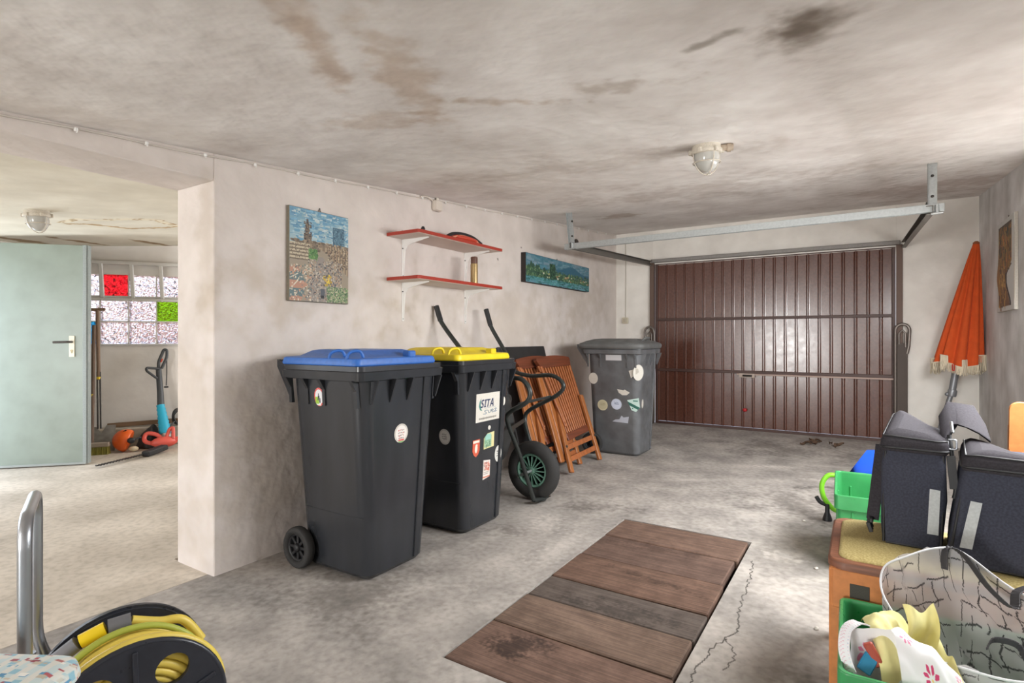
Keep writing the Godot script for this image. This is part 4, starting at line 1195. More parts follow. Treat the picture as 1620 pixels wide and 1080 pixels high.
# ------------------------------------------------------------------ things on the left wall
func city_print() -> Image:
	var im := Image.create(240, 300, false, Image.FORMAT_RGB8)
	var r := RandomNumberGenerator.new(); r.seed = 77
	for y in 300: im.fill_rect(Rect2i(0, y, 240, 1), g8(104, 150, 176).lerp(g8(160, 182, 186), clampf(y / 110.0, 0, 1)) if y < 112 else g8(150, 138, 120))
	blot(im, r, Rect2i(0, 0, 240, 105), [g8(110, 158, 184), g8(150, 180, 190), g8(180, 194, 194), g8(96, 140, 168)], 500, 4, 22, 0.4)
	# tall broken tower, glass block, street fronts
	im.fill_rect(Rect2i(60, 44, 14, 70), g8(92, 82, 76)); im.fill_rect(Rect2i(64, 32, 8, 20), g8(84, 78, 76)); im.fill_rect(Rect2i(54, 78, 30, 40), g8(112, 100, 88))
	blot(im, r, Rect2i(54, 40, 28, 76), [g8(70, 62, 58), g8(140, 122, 100), g8(100, 92, 84)], 160, 2, 5)
	im.fill_rect(Rect2i(172, 42, 50, 62), g8(74, 104, 122)); blot(im, r, Rect2i(174, 44, 46, 58), [g8(60, 88, 108), g8(100, 136, 150), g8(84, 118, 136)], 260, 2, 6)
	blot(im, r, Rect2i(0, 100, 240, 22), [g8(120, 104, 86), g8(160, 142, 118), g8(96, 86, 76)], 300, 4, 14)
	for k in 5:
		im.fill_rect(Rect2i(0, 112 + k * 11, 78, 7), g8(186, 172, 146)); im.fill_rect(Rect2i(0, 119 + k * 11, 78, 4), g8(112, 98, 82))
	for k in 90: im.fill_rect(Rect2i(r.randi() % 76, 112 + r.randi() % 54, 2, 4), g8(98, 88, 78))
	for k in 26:
		var x := 150 + k * 4
		im.fill_rect(Rect2i(x, 108 + int(absf(k - 9) * 0.4), 4, 30 + k * 3), [g8(150, 128, 104), g8(110, 98, 86), g8(170, 150, 122)][k % 3])
	blot(im, r, Rect2i(150, 108, 90, 70), [g8(92, 80, 70), g8(180, 164, 138), g8(140, 118, 96)], 260, 2, 6)
	# avenue running to the lower right, roofs to the left
	for y in range(150, 300):
		var f := (y - 150) / 150.0
		var x0 := int(lerpf(112, 60, f))
		var x1 := int(lerpf(132, 236, f))
		im.fill_rect(Rect2i(x0, y, x1 - x0, 1), g8(140, 132, 124))
	blot(im, r, Rect2i(70, 160, 140, 138), [g8(160, 150, 138), g8(118, 110, 104), g8(84, 84, 88), g8(190, 180, 162), g8(168, 136, 112)], 900, 2, 6)
	blot(im, r, Rect2i(130, 206, 34, 36), [g8(214, 186, 70), g8(196, 164, 60), g8(90, 84, 76)], 60, 3, 7)
	for y in range(190, 300):
		var w := int(lerpf(60, 70, (y - 190) / 110.0))
		im.fill_rect(Rect2i(0, y, maxi(2, w - absi(y - 246) / 2), 1), g8(92, 112, 114) if (y / 26) % 2 == 0 else g8(176, 130, 108))
	for k in 60: im.fill_rect(Rect2i(k, 262 - k, 4, 3), g8(206, 196, 176))
	for k in 70: im.fill_rect(Rect2i(k, 226 - k / 2, 4, 2), g8(200, 190, 170))
	blot(im, r, Rect2i(0, 180, 80, 118), [g8(180, 140, 116), g8(100, 112, 110), g8(200, 188, 166)], 220, 2, 7)
	im.fill_rect(Rect2i(120, 256, 18, 22), g8(80, 84, 92)); im.fill_rect(Rect2i(122, 278, 14, 10), g8(38, 38, 42))
	blot(im, r, Rect2i(72, 126, 34, 32), [g8(82, 128, 70), g8(66, 108, 60), g8(108, 146, 84)], 200, 2, 6)
	blot(im, r, Rect2i(146, 246, 90, 52), [g8(86, 118, 80), g8(112, 138, 92), g8(66, 92, 66), g8(150, 160, 120), g8(176, 170, 140)], 700, 2, 6)
	im.resize(150, 188, Image.INTERPOLATE_LANCZOS)
	im.resize(300, 376, Image.INTERPOLATE_CUBIC)
	return im

func lake_print() -> Image:
	var im := Image.create(320, 72, false, Image.FORMAT_RGB8)
	var r := RandomNumberGenerator.new(); r.seed = 51
	for y in 72: im.fill_rect(Rect2i(0, y, 320, 1), g8(72, 122, 140).lerp(g8(92, 130, 148), y / 40.0))
	blot(im, r, Rect2i(0, 0, 320, 30), [g8(70, 124, 140), g8(96, 136, 150), g8(112, 138, 152)], 300, 6, 26, 0.3)
	for x in 320:
		var hgt := int(26 - 12 * exp(-pow((x - 215) / 55.0, 2)) + 3 * sin(x * 0.05))
		if x > 120: im.fill_rect(Rect2i(x, hgt, 1, 50 - hgt), g8(48, 98, 120))
		var tr := int(34 - 10 * exp(-pow((x - 30) / 40.0, 2)) + 4 * sin(x * 0.21) + 3 * sin(x * 0.53))
		im.fill_rect(Rect2i(x, tr + int(x * 0.03), 1, 58 - tr), g8(48, 82, 66))
	blot(im, r, Rect2i(0, 30, 320, 26), [g8(40, 74, 58), g8(78, 112, 76), g8(112, 138, 96), g8(56, 92, 70)], 500, 2, 8)
	for k in 22: im.fill_rect(Rect2i(60 + r.randi() % 250, 40 + r.randi() % 12, r.randi_range(4, 9), r.randi_range(3, 5)), [g8(204, 200, 184), g8(186, 176, 130), g8(160, 120, 90)][k % 3])
	im.fill_rect(Rect2i(106, 16, 24, 40), g8(40, 74, 58)); blot(im, r, Rect2i(104, 14, 28, 40), [g8(36, 68, 52), g8(60, 96, 70)], 120, 2, 6)
	for y in range(56, 72): im.fill_rect(Rect2i(0, y, 320, 1), g8(60, 130, 128).lerp(g8(96, 140, 160), (y - 56) / 16.0))
	blot(im, r, Rect2i(0, 55, 320, 16), [g8(52, 120, 116), g8(84, 146, 150), g8(40, 92, 92), g8(110, 150, 168)], 300, 4, 16, 0.25)
	im.resize(210, 48, Image.INTERPOLATE_LANCZOS)
	im.resize(420, 96, Image.INTERPOLATE_CUBIC)
	return im

func torso_print() -> Image:
	var im := Image.create(96, 120, false, Image.FORMAT_RGB8)
	im.fill(g8(206, 206, 202))
	var r := RandomNumberGenerator.new(); r.seed = 14
	for y in range(6, 114):
		var f := y / 120.0
		var l := 10.0 - 8.0 * exp(-pow((f - 0.62) / 0.12, 2)) + 2.0 * sin(f * 9)
		var rr := 84.0 if f < 0.46 else lerpf(84.0, 50.0, smoothstep(0.46, 0.62, f)) + 24.0 * smoothstep(0.66, 0.95, f)
		im.fill_rect(Rect2i(int(l), y, int(rr - l), 1), g8(150, 104, 52).lerp(g8(70, 62, 52), clampf((0.28 - f) * 4.0, 0, 1)).lerp(g8(92, 72, 66), clampf((f - 0.72) * 3.0, 0, 1)))
		if f > 0.5: im.fill_rect(Rect2i(int(rr), y, 7, 1), g8(42, 40, 40))
	blot(im, r, Rect2i(12, 8, 66, 50), [g8(176, 112, 44), g8(120, 86, 40), g8(66, 66, 52), g8(150, 120, 60), g8(110, 70, 56)], 500, 2, 5, 2.5)
	blot(im, r, Rect2i(14, 60, 34, 50), [g8(160, 120, 62), g8(110, 80, 52), g8(84, 66, 60), g8(190, 150, 80)], 220, 2, 5, 2.5)
	return im

func picture(called: String, label: String, at: Vector3, w: float, h: float, depth: float, im: Image, edge: Color, yaw: float, roll := 0.0):
	var t := thing(called, label, "picture", at, yaw)
	t.rotation.z = roll
	var m := Mb.new()
	m.box(Vector3(0, 0, depth / 2), Vector3(w, h, depth), Basis.IDENTITY, 0.002)
	part("board", m, mat(edge, 0.7, {"tex": M.tn_fine, "scale": 4.0}), t)
	m = Mb.new()
	m.poly(rect2(w - 0.006, h - 0.006), 0.0016, Transform3D(Basis.IDENTITY, Vector3(0, 0, depth + 0.0008)))
	part("print", m, img_mat(im, 0.55), t)
	m = Mb.new()
	m.tube([Vector3(0, h / 2, 0.004), Vector3(0.012, h / 2 + 0.025, 0.003), Vector3(0.016, h / 2 + 0.005, 0.004)], 0.0022, 6)
	part("hanger", m, M.iron, t)

func left_wall_things():
	picture("city_picture", "upright picture of a busy city avenue with a tower, left of the red shelves", Vector3(-2.573, 1.572, -2.018), 0.398, 0.505, 0.022, city_print(), g8(120, 112, 96), PI / 2, 0.0)
	picture("lake_picture", "long narrow picture of trees and houses on a lake shore below the steel rail", Vector3(-2.573, 1.755, -4.86), 1.34, 0.262, 0.05, lake_print(), g8(44, 36, 34), PI / 2, 0.0)
	var red := mat(g8(172, 58, 42), 0.35, {"tex": M.tn_fine, "scale": 3.0})
	var under := mat(g8(206, 190, 178), 0.5)
	for k in 2:
		var y: float = [1.775, 1.49][k]
		var t := thing("shelf_board", ["upper red shelf board holding the folded red tool pouch", "lower red shelf board holding the spray can"][k], "shelf", Vector3(-2.573, y, -3.0), 0.0, "red shelf boards")
		var m := Mb.new()
		m.poly(PackedVector2Array([Vector2(0, 0.452), Vector2(0.262, 0.452), Vector2(0.274, 0.435), Vector2(0.274, -0.475), Vector2(0, -0.475)]), 0.02, Transform3D(Basis(Vector3(1, 0, 0), Vector3(0, 0, 1), Vector3(0, -1, 0)), Vector3(0, 0.010, 0)))
		part("board", m, red, t)
		m = Mb.new()
		m.box(Vector3(0.135, -0.001, -0.012), Vector3(0.262, 0.002, 0.91), Basis.IDENTITY, 0.0)
		part("underside", m, under, t, "pale unpainted underside")
		for j in 2:
			var z: float = [-2.694, -3.372][j]
			var b := thing("shelf_bracket", "white steel bracket under the %s end of the %s red shelf" % [["near", "far"][j], ["upper", "lower"][k]], "bracket", Vector3(-2.573, y - 0.001, z), 0.0, "white shelf brackets")
			m = Mb.new()
			m.poly(PackedVector2Array([Vector2(0, -0.002), Vector2(0.225, -0.002), Vector2(0.225, -0.008), Vector2(0.09, -0.03), Vector2(0.045, -0.042), Vector2(0.024, -0.07), Vector2(0.016, -0.15), Vector2(0.007, -0.255), Vector2(0, -0.255)]), 0.006, Transform3D(Basis.IDENTITY, Vector3(0, 0, 0)))
			m.box(Vector3(0.002, -0.13, 0), Vector3(0.004, 0.25, 0.020), Basis.IDENTITY, 0.001)
			m.box(Vector3(0.11, -0.003, 0), Vector3(0.22, 0.004, 0.018), Basis.IDENTITY, 0.001)
			part("arm", m, M.white, b)
			for yy in [-0.06, -0.24]:
				m = Mb.new()
				m.ball(Vector3(0.005, yy, 0.0), Vector3(0.004, 0.005, 0.013 if yy > -0.1 else 0.005), 8)
				part("screw", m, M.iron, b)
	var m := Mb.new()
	var sc := thing("spray_can", "gold spray can with a brown cap on the lower red shelf", "spray can", Vector3(-2.40, 1.5105, -3.255))
	m.lathe([Vector2(0.024, 0), Vector2(0.027, 0.004), Vector2(0.027, 0.15), Vector2(0.022, 0.158)], 20)
	part("can", m, mat(g8(176, 150, 104), 0.35, {"metal": 0.5, "tex": M.speck, "scale": 8.0}), sc)
	m = Mb.new()
	m.lathe([Vector2(0.025, 0.156), Vector2(0.0255, 0.2), Vector2(0.022, 0.205), Vector2(0.001, 0.205)], 20)
	part("cap", m, mat(g8(92, 58, 44), 0.4), sc)
	# red pouch with a black hoop on the upper shelf
	var po := thing("tool_pouch", "red folded tool with a curved black grip lying on the upper shelf", "hand tool", Vector3(-2.40, 1.7955, -3.09))
	m = Mb.new()
	m.ball(Vector3(0.02, 0.024, -0.01), Vector3(0.05, 0.024, 0.18), 16)
	part("body", m, mat(g8(196, 70, 48), 0.45), po)
	m = Mb.new()
	m.tube(crv([Vector3(0.05, 0.012, 0.20), Vector3(0.045, 0.036, 0.14), Vector3(0.04, 0.052, 0.03), Vector3(0.04, 0.046, -0.09), Vector3(0.045, 0.012, -0.19)], 6), 0.012, 8)
	part("grip", m, M.black, po)
	m = Mb.new()
	m.tube(crv([Vector3(0.052, 0.01, 0.15), Vector3(0.05, 0.036, 0.06), Vector3(0.05, 0.034, -0.07), Vector3(0.052, 0.010, -0.15)], 6), 0.006, 8)
	part("blade_guard", m, mat(g8(214, 150, 120), 0.4), po)
	m = Mb.new()
	m.lathe([Vector2(0.012, 0), Vector2(0.014, 0.012), Vector2(0.008, 0.026), Vector2(0.001, 0.028)], 12, Transform3D(Basis.IDENTITY, Vector3(-2.33, 1.7955, -2.62)))
	solo("knob", m, M.black, "small black knob near the front corner of the upper shelf", "knob")
	# cable with clips along the ceiling edge, junction box
	var ca := thing("cable_run", "thin grey cable clipped along the top of the left wall", "cable", Vector3(-2.566, 0, 0))
	m = Mb.new()
	var pts := []
	for i in 44:
		var z := 0.4 - i * 0.157
		pts.append(Vector3(0, ceil_y(z) - 0.016 - 0.004 * sin(i * 1.3), z))
	m.tube(pts, 0.004, 6)
	part("cable", m, mat(g8(206, 198, 188), 0.6), ca)
	for i in 26:
		var z := 0.1 - i * 0.248
		m = Mb.new()
		m.box(Vector3(0.002, ceil_y(z) - 0.017, z), Vector3(0.014, 0.014, 0.012), Basis.IDENTITY, 0.002)
		m.tube([Vector3(0.006, ceil_y(z) - 0.028, z), Vector3(0.011, ceil_y(z) - 0.028, z)], 0.003, 6)
		part("clip", m, M.white, ca)
	var jb := thing("junction_box", "small square junction box below the clipped cable above the shelves", "junction box", Vector3(-2.573, 2.06, -3.02))
	m = Mb.new()
	m.box(Vector3(0.018, 0, 0), Vector3(0.036, 0.075, 0.075), Basis.IDENTITY, 0.008)
	part("box", m, mat(g8(204, 194, 182), 0.6), jb)
	m = Mb.new()
	m.box(Vector3(0.038, 0, 0), Vector3(0.006, 0.066, 0.066), Basis.IDENTITY, 0.003)
	m.tube([Vector3(0.018, 0.036, -0.005), Vector3(0.014, 0.062, -0.01)], 0.010, 8)
	m.tube(crv([Vector3(0.014, 0.03, 0.04), Vector3(0.010, 0.045, 0.09), Vector3(0.008, 0.035, 0.16)], 5), 0.006, 6)
	part("cover", m, mat(g8(212, 202, 190), 0.6), jb)
	# switch and its cable on the back wall
	var sw := thing("wall_switch", "small beige switch with a cable running up to the ceiling beside the garage door", "switch", Vector3(-2.45, 1.337, -6.444))
	m = Mb.new()
	m.box(Vector3(0, 0, 0.016), Vector3(0.075, 0.075, 0.032), Basis.IDENTITY, 0.008)
	part("plate", m, mat(g8(196, 188, 168), 0.5), sw)
	m = Mb.new()
	m.box(Vector3(0, 0, 0.034), Vector3(0.03, 0.04, 0.008), Basis(Vector3.RIGHT, 0.12), 0.002)
	part("rocker", m, mat(g8(186, 178, 158), 0.45), sw)
	m = Mb.new()
	m.tube([Vector3(0, 0.037, 0.006), Vector3(0.004, 0.5, 0.006), Vector3(0, 1.0, 0.006)], 0.0045, 6)
	part("cable", m, mat(g8(200, 194, 182), 0.6), sw)

# ------------------------------------------------------------------ ceiling lamps, door rails
func bulkhead(label: String, at: Vector3, turn: float):
	var t := thing("bulkhead_fitting", label, "lamp", at, turn, "caged bulkhead fittings")
	t.rotation.x = 0.082 * cos(turn); t.rotation.z = 0.082 * sin(turn)
	var cast := mat(g8(206, 198, 184), 0.6, {"tex": M.speck, "scale": 5.0})
	var m := Mb.new()
	m.lathe([Vector2(0.07, 0.004), Vector2(0.072, -0.02), Vector2(0.078, -0.024), Vector2(0.078, -0.038), Vector2(0.07, -0.042), Vector2(0.05, -0.042)], 24)
	for k in 6:
		var an := TAU * k / 6
		m.box(Vector3(cos(an) * 0.08, -0.03, sin(an) * 0.08), Vector3(0.016, 0.024, 0.02), Basis(Vector3.UP, -an), 0.004)
	part("base", m, cast, t)
	m = Mb.new()
	m.lathe([Vector2(0.062, -0.04), Vector2(0.064, -0.06), Vector2(0.06, -0.09), Vector2(0.046, -0.115), Vector2(0.024, -0.13), Vector2(0.001, -0.134)], 24)
	part("glass_dome", m, mat(g8(176, 174, 168), 0.12, {"spec": 0.6}), t)
	m = Mb.new()
	for k in 2:
		var pts := []
		for i in 13:
			var an := PI * i / 12
			var p := Vector3(cos(an) * 0.074, -0.042 - 0.105 * sin(an), 0)
			pts.append(Basis(Vector3.UP, k * PI / 2 + 0.4) * p)
		m.tube(pts, 0.0028, 6)
	var ring := []
	for i in 24: ring.append(Vector3(cos(TAU * i / 24) * 0.068, -0.085, sin(TAU * i / 24) * 0.068))
	m.tube(ring, 0.0028, 6, true)
	part("wire_cage", m, cast, t)
	m = Mb.new()
	m.tube([Vector3(0.06, -0.018, 0), Vector3(0.13, -0.018, 0)], 0.018, 12)
	m.tube([Vector3(0.10, -0.018, 0), Vector3(0.118, -0.018, 0)], 0.024, 6)
	part("cable_gland", m, mat(g8(168, 152, 134), 0.6), t)

func door_rails():
	var t := thing("door_track", "galvanised overhead track of the garage door with cross bar and ceiling hangers", "door track", Vector3(-0.87, 1.93, -4.36))
	var o := t.position
	var m := Mb.new()
	for s in [[-0.014, 0.0], [0.014, 0.0]]: m.bar(Vector3(-2.22, 1.925, -4.36 + s[0]) - o, Vector3(0.43, 1.94, -4.36 + s[0]) - o, 0.05, 0.004, Vector3.UP, 0.001)
	m.bar(Vector3(-2.22, 1.948, -4.36) - o, Vector3(0.43, 1.963, -4.36) - o, 0.030, 0.004, Vector3(0, 0, 1), 0.001)
	part("cross_bar", m, M.zinc, t)
	for x in [-2.16, 0.372]:
		m = Mb.new()
		m.bar(Vector3(x, 1.925, -4.385) - o, Vector3(x + (-0.03 if x < 0 else 0.0), ceil_y(-4.385) + 0.0, -4.385) - o, 0.05, 0.005, Vector3.RIGHT, 0.001)
		m.bar(Vector3(x - 0.022, 1.925, -4.373) - o, Vector3(x - 0.022 + (-0.03 if x < 0 else 0.0), ceil_y(-4.373), -4.373) - o, 0.026, 0.004, Vector3(0, 0, 1), 0.001)
		var h := part("hanger", m, M.zinc, t)
		for y in [2.02, 2.15]:
			m = Mb.new()
			m.lathe([Vector2(0.009, 0), Vector2(0.009, 0.006), Vector2(0.002, 0.007)], 10, Transform3D(Basis(Vector3.RIGHT, Vector3(0, 0, 1), Vector3.UP), Vector3(x, y, -4.382) - o))
			part("bolt", m, M.iron, h)
		m = Mb.new()
		m.tube([Vector3(x + 0.02, 1.90, -4.34) - o, Vector3(x + 0.02, 1.955, -4.34) - o], 0.012, 8)
		m.tube([Vector3(x - 0.01, 1.90, -4.335) - o, Vector3(x + 0.05, 1.905, -4.335) - o], 0.008, 8)
		part("bolt", m, M.zinc, h)
		m = Mb.new()
		var s := 1.0 if x < 0 else -1.0
		m.bar(Vector3(x, 1.925, -4.33) - o, Vector3(x + s * 0.03, 2.005, -6.40) - o, 0.055, 0.004, Vector3.UP, 0.001)
		m.bar(Vector3(x + s * 0.018, 1.90, -4.33) - o, Vector3(x + s * 0.048, 1.98, -6.40) - o, 0.034, 0.004, Vector3.RIGHT, 0.001)
		m.bar(Vector3(x + s * 0.018, 1.952, -4.33) - o, Vector3(x + s * 0.048, 2.032, -6.40) - o, 0.034, 0.004, Vector3.RIGHT, 0.001)
		part("side_rail", m, mat(g8(120, 116, 110), 0.5, {"metal": 0.5}), t)
		m = Mb.new()
		m.lathe([Vector2(0.03, -0.01), Vector2(0.034, 0.0), Vector2(0.03, 0.01)], 16, Transform3D(Basis(Vector3(0, 1, 0), Vector3(1, 0, 0), Vector3(0, 0, -1)), Vector3(x + s * 0.02, 1.965, -4.42) - o))
		part("roller", m, M.iron, t)

func objects():
	bins()
	wheelbarrow()
	folded_chair()
	left_wall_things()
	bulkhead("caged bulkhead fitting on the garage ceiling before the door track", Vector3(-0.68, ceil_y(-2.93) - 0.001, -2.93), 0.35)
	bulkhead("caged bulkhead fitting on the side room ceiling above the green door", Vector3(-4.75, ceil_y(-1.43) - 0.001, -1.43), PI)
	door_rails()
	parasol()
	picture("torso_picture", "tall abstract brown picture on a pale board, on the right wall", Vector3(0.883, 1.645, -5.24), 0.57, 0.66, 0.02, torso_print(), g8(196, 190, 180), -PI / 2)
	right_group()
	hose_cart()
	side_room_things()
	litter()

# ------------------------------------------------------------------ parasol in the corner
func parasol():
	var t := thing("parasol", "closed orange parasol with a cream fringe leaning in the corner by the garage door", "parasol", Vector3(0.53, floor_y(-6.15), -6.15))
	var o := t.position
	var cloth := mat(g8(214, 84, 26), 0.85, {"tex": M.tn_soft, "scale": 2.5, "rim": 0.3, "back": Color(0.25, 0.08, 0.02)})
	var top := Vector3(0.824, 1.935, -6.15) - o
	var low := Vector3(0.70, 0.895, -6.15) - o
	var rad := func(an: float, f: float) -> float:
		var fold := pow(0.5 + 0.5 * sin(an * 11.0 + 1.4 * sin(an * 2.0)), 1.5)
		return lerpf(0.022, 0.184, pow(f, 0.92)) * (1.0 - 0.30 * fold * smoothstep(0.0, 0.25, f))
	var rings := []
	for i in 15:
		var f := i / 14.0
		var r := PackedVector3Array()
		for j in 168:
			var an := TAU * j / 168
			var q: float = rad.call(an, f)
			var dip := 0.022 * f * sin(an * 3.0 + 0.6)
			r.append(top.lerp(low, f) + Vector3(cos(an) * q, dip, sin(an) * q * 0.8))
		rings.append(r)
	var m := Mb.new()
	m.loft(rings, true, true, false)
	var canopy := part("canopy", m, cloth, t)
	m = Mb.new()
	m.lathe([Vector2(0.023, -0.004), Vector2(0.024, 0.008), Vector2(0.012, 0.02), Vector2(0.001, 0.022)], 16, Transform3D(Basis(Vector3(0, 0, 1), 0.0), top))
	part("top_cap", m, mat(g8(150, 84, 48), 0.6), t)
	var cream := mat(g8(226, 214, 190), 0.9)
	# cream hem with square turns, then the strands
	var hem := Mb.new()
	var fr := Mb.new()
	var last: PackedVector3Array = rings[14]
	for j in 168:
		var j2 := (j + 1) % 168
		var flap := (j / 8) % 3 == 1
		var step := 0.06 if flap else 0.0
		var a: Vector3 = last[j] + (last[j] - low) * 0.035 + Vector3(0, step, 0)
		var b: Vector3 = last[j2] + (last[j2] - low) * 0.035 + Vector3(0, step, 0)
		hem.tube([a, b], 0.005, 5)
		if flap and j % 8 == 0: hem.tube([a, a - Vector3(0, 0.06, 0)], 0.005, 5)
		if flap and j % 8 == 7: hem.tube([b, b - Vector3(0, 0.06, 0)], 0.005, 5)
		for k in 2:
			var p := a.lerp(b, (k + 0.5) / 2.0)
			var ln := 0.068 + step + 0.008 * sin(j * 2.3 + k * 1.7)
			fr.tube([p, p + Vector3(0.004 * sin(j * 1.1 + k), -ln * 0.5, 0.003), p + Vector3(0.005 * sin(j * 0.7 + k * 2), -ln, 0.0)], 0.0024, 4)
	part("hem", hem, cream, canopy)
	part("fringe", fr, cream, canopy).set_meta("kind", "stuff")
	m = Mb.new()
	for q in [-1, 1]: m.tube([Vector3(0.652 + q * 0.007, 0.90, -5.995) - o, Vector3(0.652 + q * 0.007, 0.845, -5.99) - o], 0.004, 6)
	m.tube([Vector3(0.645, 0.845, -5.99) - o, Vector3(0.659, 0.845, -5.99) - o], 0.004, 6)
	part("tie_loop", m, mat(g8(186, 40, 34), 0.7), canopy)
	var grey := mat(g8(140, 142, 146), 0.4, {"metal": 0.5})
	m = Mb.new()
	m.tube([Vector3(0.71, 1.0, -6.15) - o, Vector3(0.655, 0.62, -6.15) - o], 0.027, 14)
	part("upper_pole", m, grey, t)
	m = Mb.new()
	m.tube([Vector3(0.66, 0.66, -6.15) - o, Vector3(0.53, 0.02, -6.15) - o + Vector3(0, floor_y(-6.15), 0)], 0.020, 14)
	part("lower_pole", m, grey, t)
	m = Mb.new()
	m.lathe([Vector2(0.03, -0.03), Vector2(0.034, -0.02), Vector2(0.034, 0.02), Vector2(0.03, 0.03)], 14, Transform3D(Basis(Vector3(0, 0, 1), -0.15), Vector3(0.66, 0.64, -6.15) - o))
	m.ball(Vector3(0.625, 0.63, -6.14) - o, Vector3(0.018, 0.018, 0.018), 10)
	part("collar", m, grey, t)

# ------------------------------------------------------------------ crates, chair, pannier bags, carrier bags
func crate(called: String, label: String, at: Vector3, turn: float, w: float, d: float, h: float, m: Material):
	var t := thing(called, label, "crate", at, turn, "green plastic crates")
	var b := Mb.new()
	var hw := w / 2
	var hd := d / 2
	# outer wall, lip, inner wall, floor: one moulded shell
	var r := func(s: float, y: float) -> PackedVector3Array: return rrect(-hw + s, hw - s, -hd + s, hd - s, 0.022, y, 4)
	b.loft([r.call(0.022, 0.0), r.call(0.018, 0.01), r.call(0.012, h - 0.07), r.call(0.012, h - 0.07), r.call(0.0, h - 0.066), r.call(0.0, h - 0.066), r.call(0.0, h - 0.004), r.call(0.003, h), r.call(0.003, h), r.call(0.010, h), r.call(0.010, h), r.call(0.014, h - 0.01), r.call(0.02, 0.012), r.call(0.02, 0.012)], true, true, true, 0)
	part("shell", b, m, t)
	b = Mb.new()
	for k in [-0.32, 0.0, 0.32]:
		for s in [-1, 1]: b.box(Vector3(k * w, h * 0.42, s * (hd - 0.014)), Vector3(0.012, h * 0.75, 0.012), Basis.IDENTITY, 0.003)
	for k in [-0.25, 0.25]:
		for s in [-1, 1]: b.box(Vector3(s * (hw - 0.014), h * 0.42, k * d), Vector3(0.012, h * 0.75, 0.012), Basis.IDENTITY, 0.003)
	part("stiffening_rib", b, m, t)
	return t

func pannier(label: String, at: Vector3, turn: float, w: float, d: float, h: float, cloth: Material, dark: Material, sx: float, sl: float, rise: float) -> Node3D:
	var t := thing("pannier_bag", label, "bag", at, turn, "black pannier bags")
	var rings := []
	for q in [[0.0, 0.008, 0.0], [0.004, 0.0, 0.0], [0.06, -0.004, 0.3], [0.16, -0.008, 0.7], [0.26, -0.006, 1.0], [h, 0.0, 0.6]]:
		var r := rrect(-w / 2 + q[1], w / 2 - q[1], -d / 2 + q[1], d / 2 - q[1], 0.022, q[0], 4)
		for i in r.size():
			r[i].z += 0.006 * sin(r[i].x * 46.0 + q[0] * 21.0) * q[2]
			r[i].x += 0.004 * sin(r[i].z * 30.0 + q[0] * 33.0) * q[2]
			r[i].x += q[0] * sl
		rings.append(r)
	var m := Mb.new()
	m.loft(rings, true, true, true)
	part("body", m, cloth, t)
	# lid: a soft cover that rises towards the back
	rings = []
	for q in [[h - 0.028, -0.006, 0.15], [h - 0.020, -0.011, 0.15], [h + 0.004, -0.011, 0.4], [h + 0.018, -0.006, 0.8], [h + 0.028, 0.008, 1.0], [h + 0.032, 0.030, 1.0]]:
		var r := rrect(-w / 2 + q[1], w / 2 - q[1], -d / 2 + q[1], d / 2 - q[1], 0.024, q[0], 4)
		for i in r.size():
			r[i].y += (0.5 - r[i].z / d) * q[2] * (rise - r[i].x / w * 0.06) + 0.006 * q[2] * sin(r[i].x * 34 + r[i].z * 22)
			r[i].x += q[0] * sl + (0.03 * q[2] * (0.5 - r[i].z / d) * (0.5 - r[i].x / w) if rise > 0.0 else 0.0)
		rings.append(r)
	m = Mb.new()
	m.loft(rings, true, false, true)
	var lid := part("lid", m, dark, t)
	m = Mb.new()
	var lip := []
	for p in rings[1]: lip.append(p + Vector3(0, 0.004, 0))
	m.tube(lip, 0.0035, 6, true)
	part("piping", m, M.black, lid)
	m = Mb.new()
	var lip2 := []
	for p in rings[3]: lip2.append(p + Vector3(0, 0.0, 0))
	m.tube(lip2, 0.0028, 6, true)
	part("piping", m, M.black, lid)
	for q in [[-1, 1], [1, 1], [-1, -1], [1, -1]]:
		m = Mb.new()
		m.tube([Vector3(q[0] * (w / 2 - 0.004), 0.005, q[1] * (d / 2 - 0.003)), Vector3(q[0] * (w / 2 - 0.002) + 0.16 * sl, 0.16, q[1] * (d / 2 - 0.001)), Vector3(q[0] * (w / 2 - 0.004) + (h - 0.03) * sl, h - 0.03, q[1] * (d / 2 - 0.003))], 0.004, 6)
		part("piping", m, M.black, t)
	m = Mb.new()
	m.tube([Vector3(-w / 2 + 0.01, 0.004, d / 2 - 0.002), Vector3(w / 2 - 0.01, 0.004, d / 2 - 0.002)], 0.004, 6)
	part("piping", m, M.black, t)
	m = Mb.new()
	var x0 := sx
	m.poly(PackedVector2Array([Vector2(-0.014, -0.07), Vector2(0.014, -0.07), Vector2(0.016, 0.068), Vector2(-0.010, 0.07)]), 0.0016, Transform3D(Basis(Vector3(1, 0, 0), Vector3(sl, 1, 0).normalized(), Vector3(0, 0, 1)), Vector3(x0 + 0.13 * sl, 0.125, d / 2 + 0.011)))
	part("reflective_strip", m, mat(g8(190, 194, 194), 0.35, {"tex": M.tn_fine, "scale": 6.0}), t, "pale grey reflective strip")
	return t

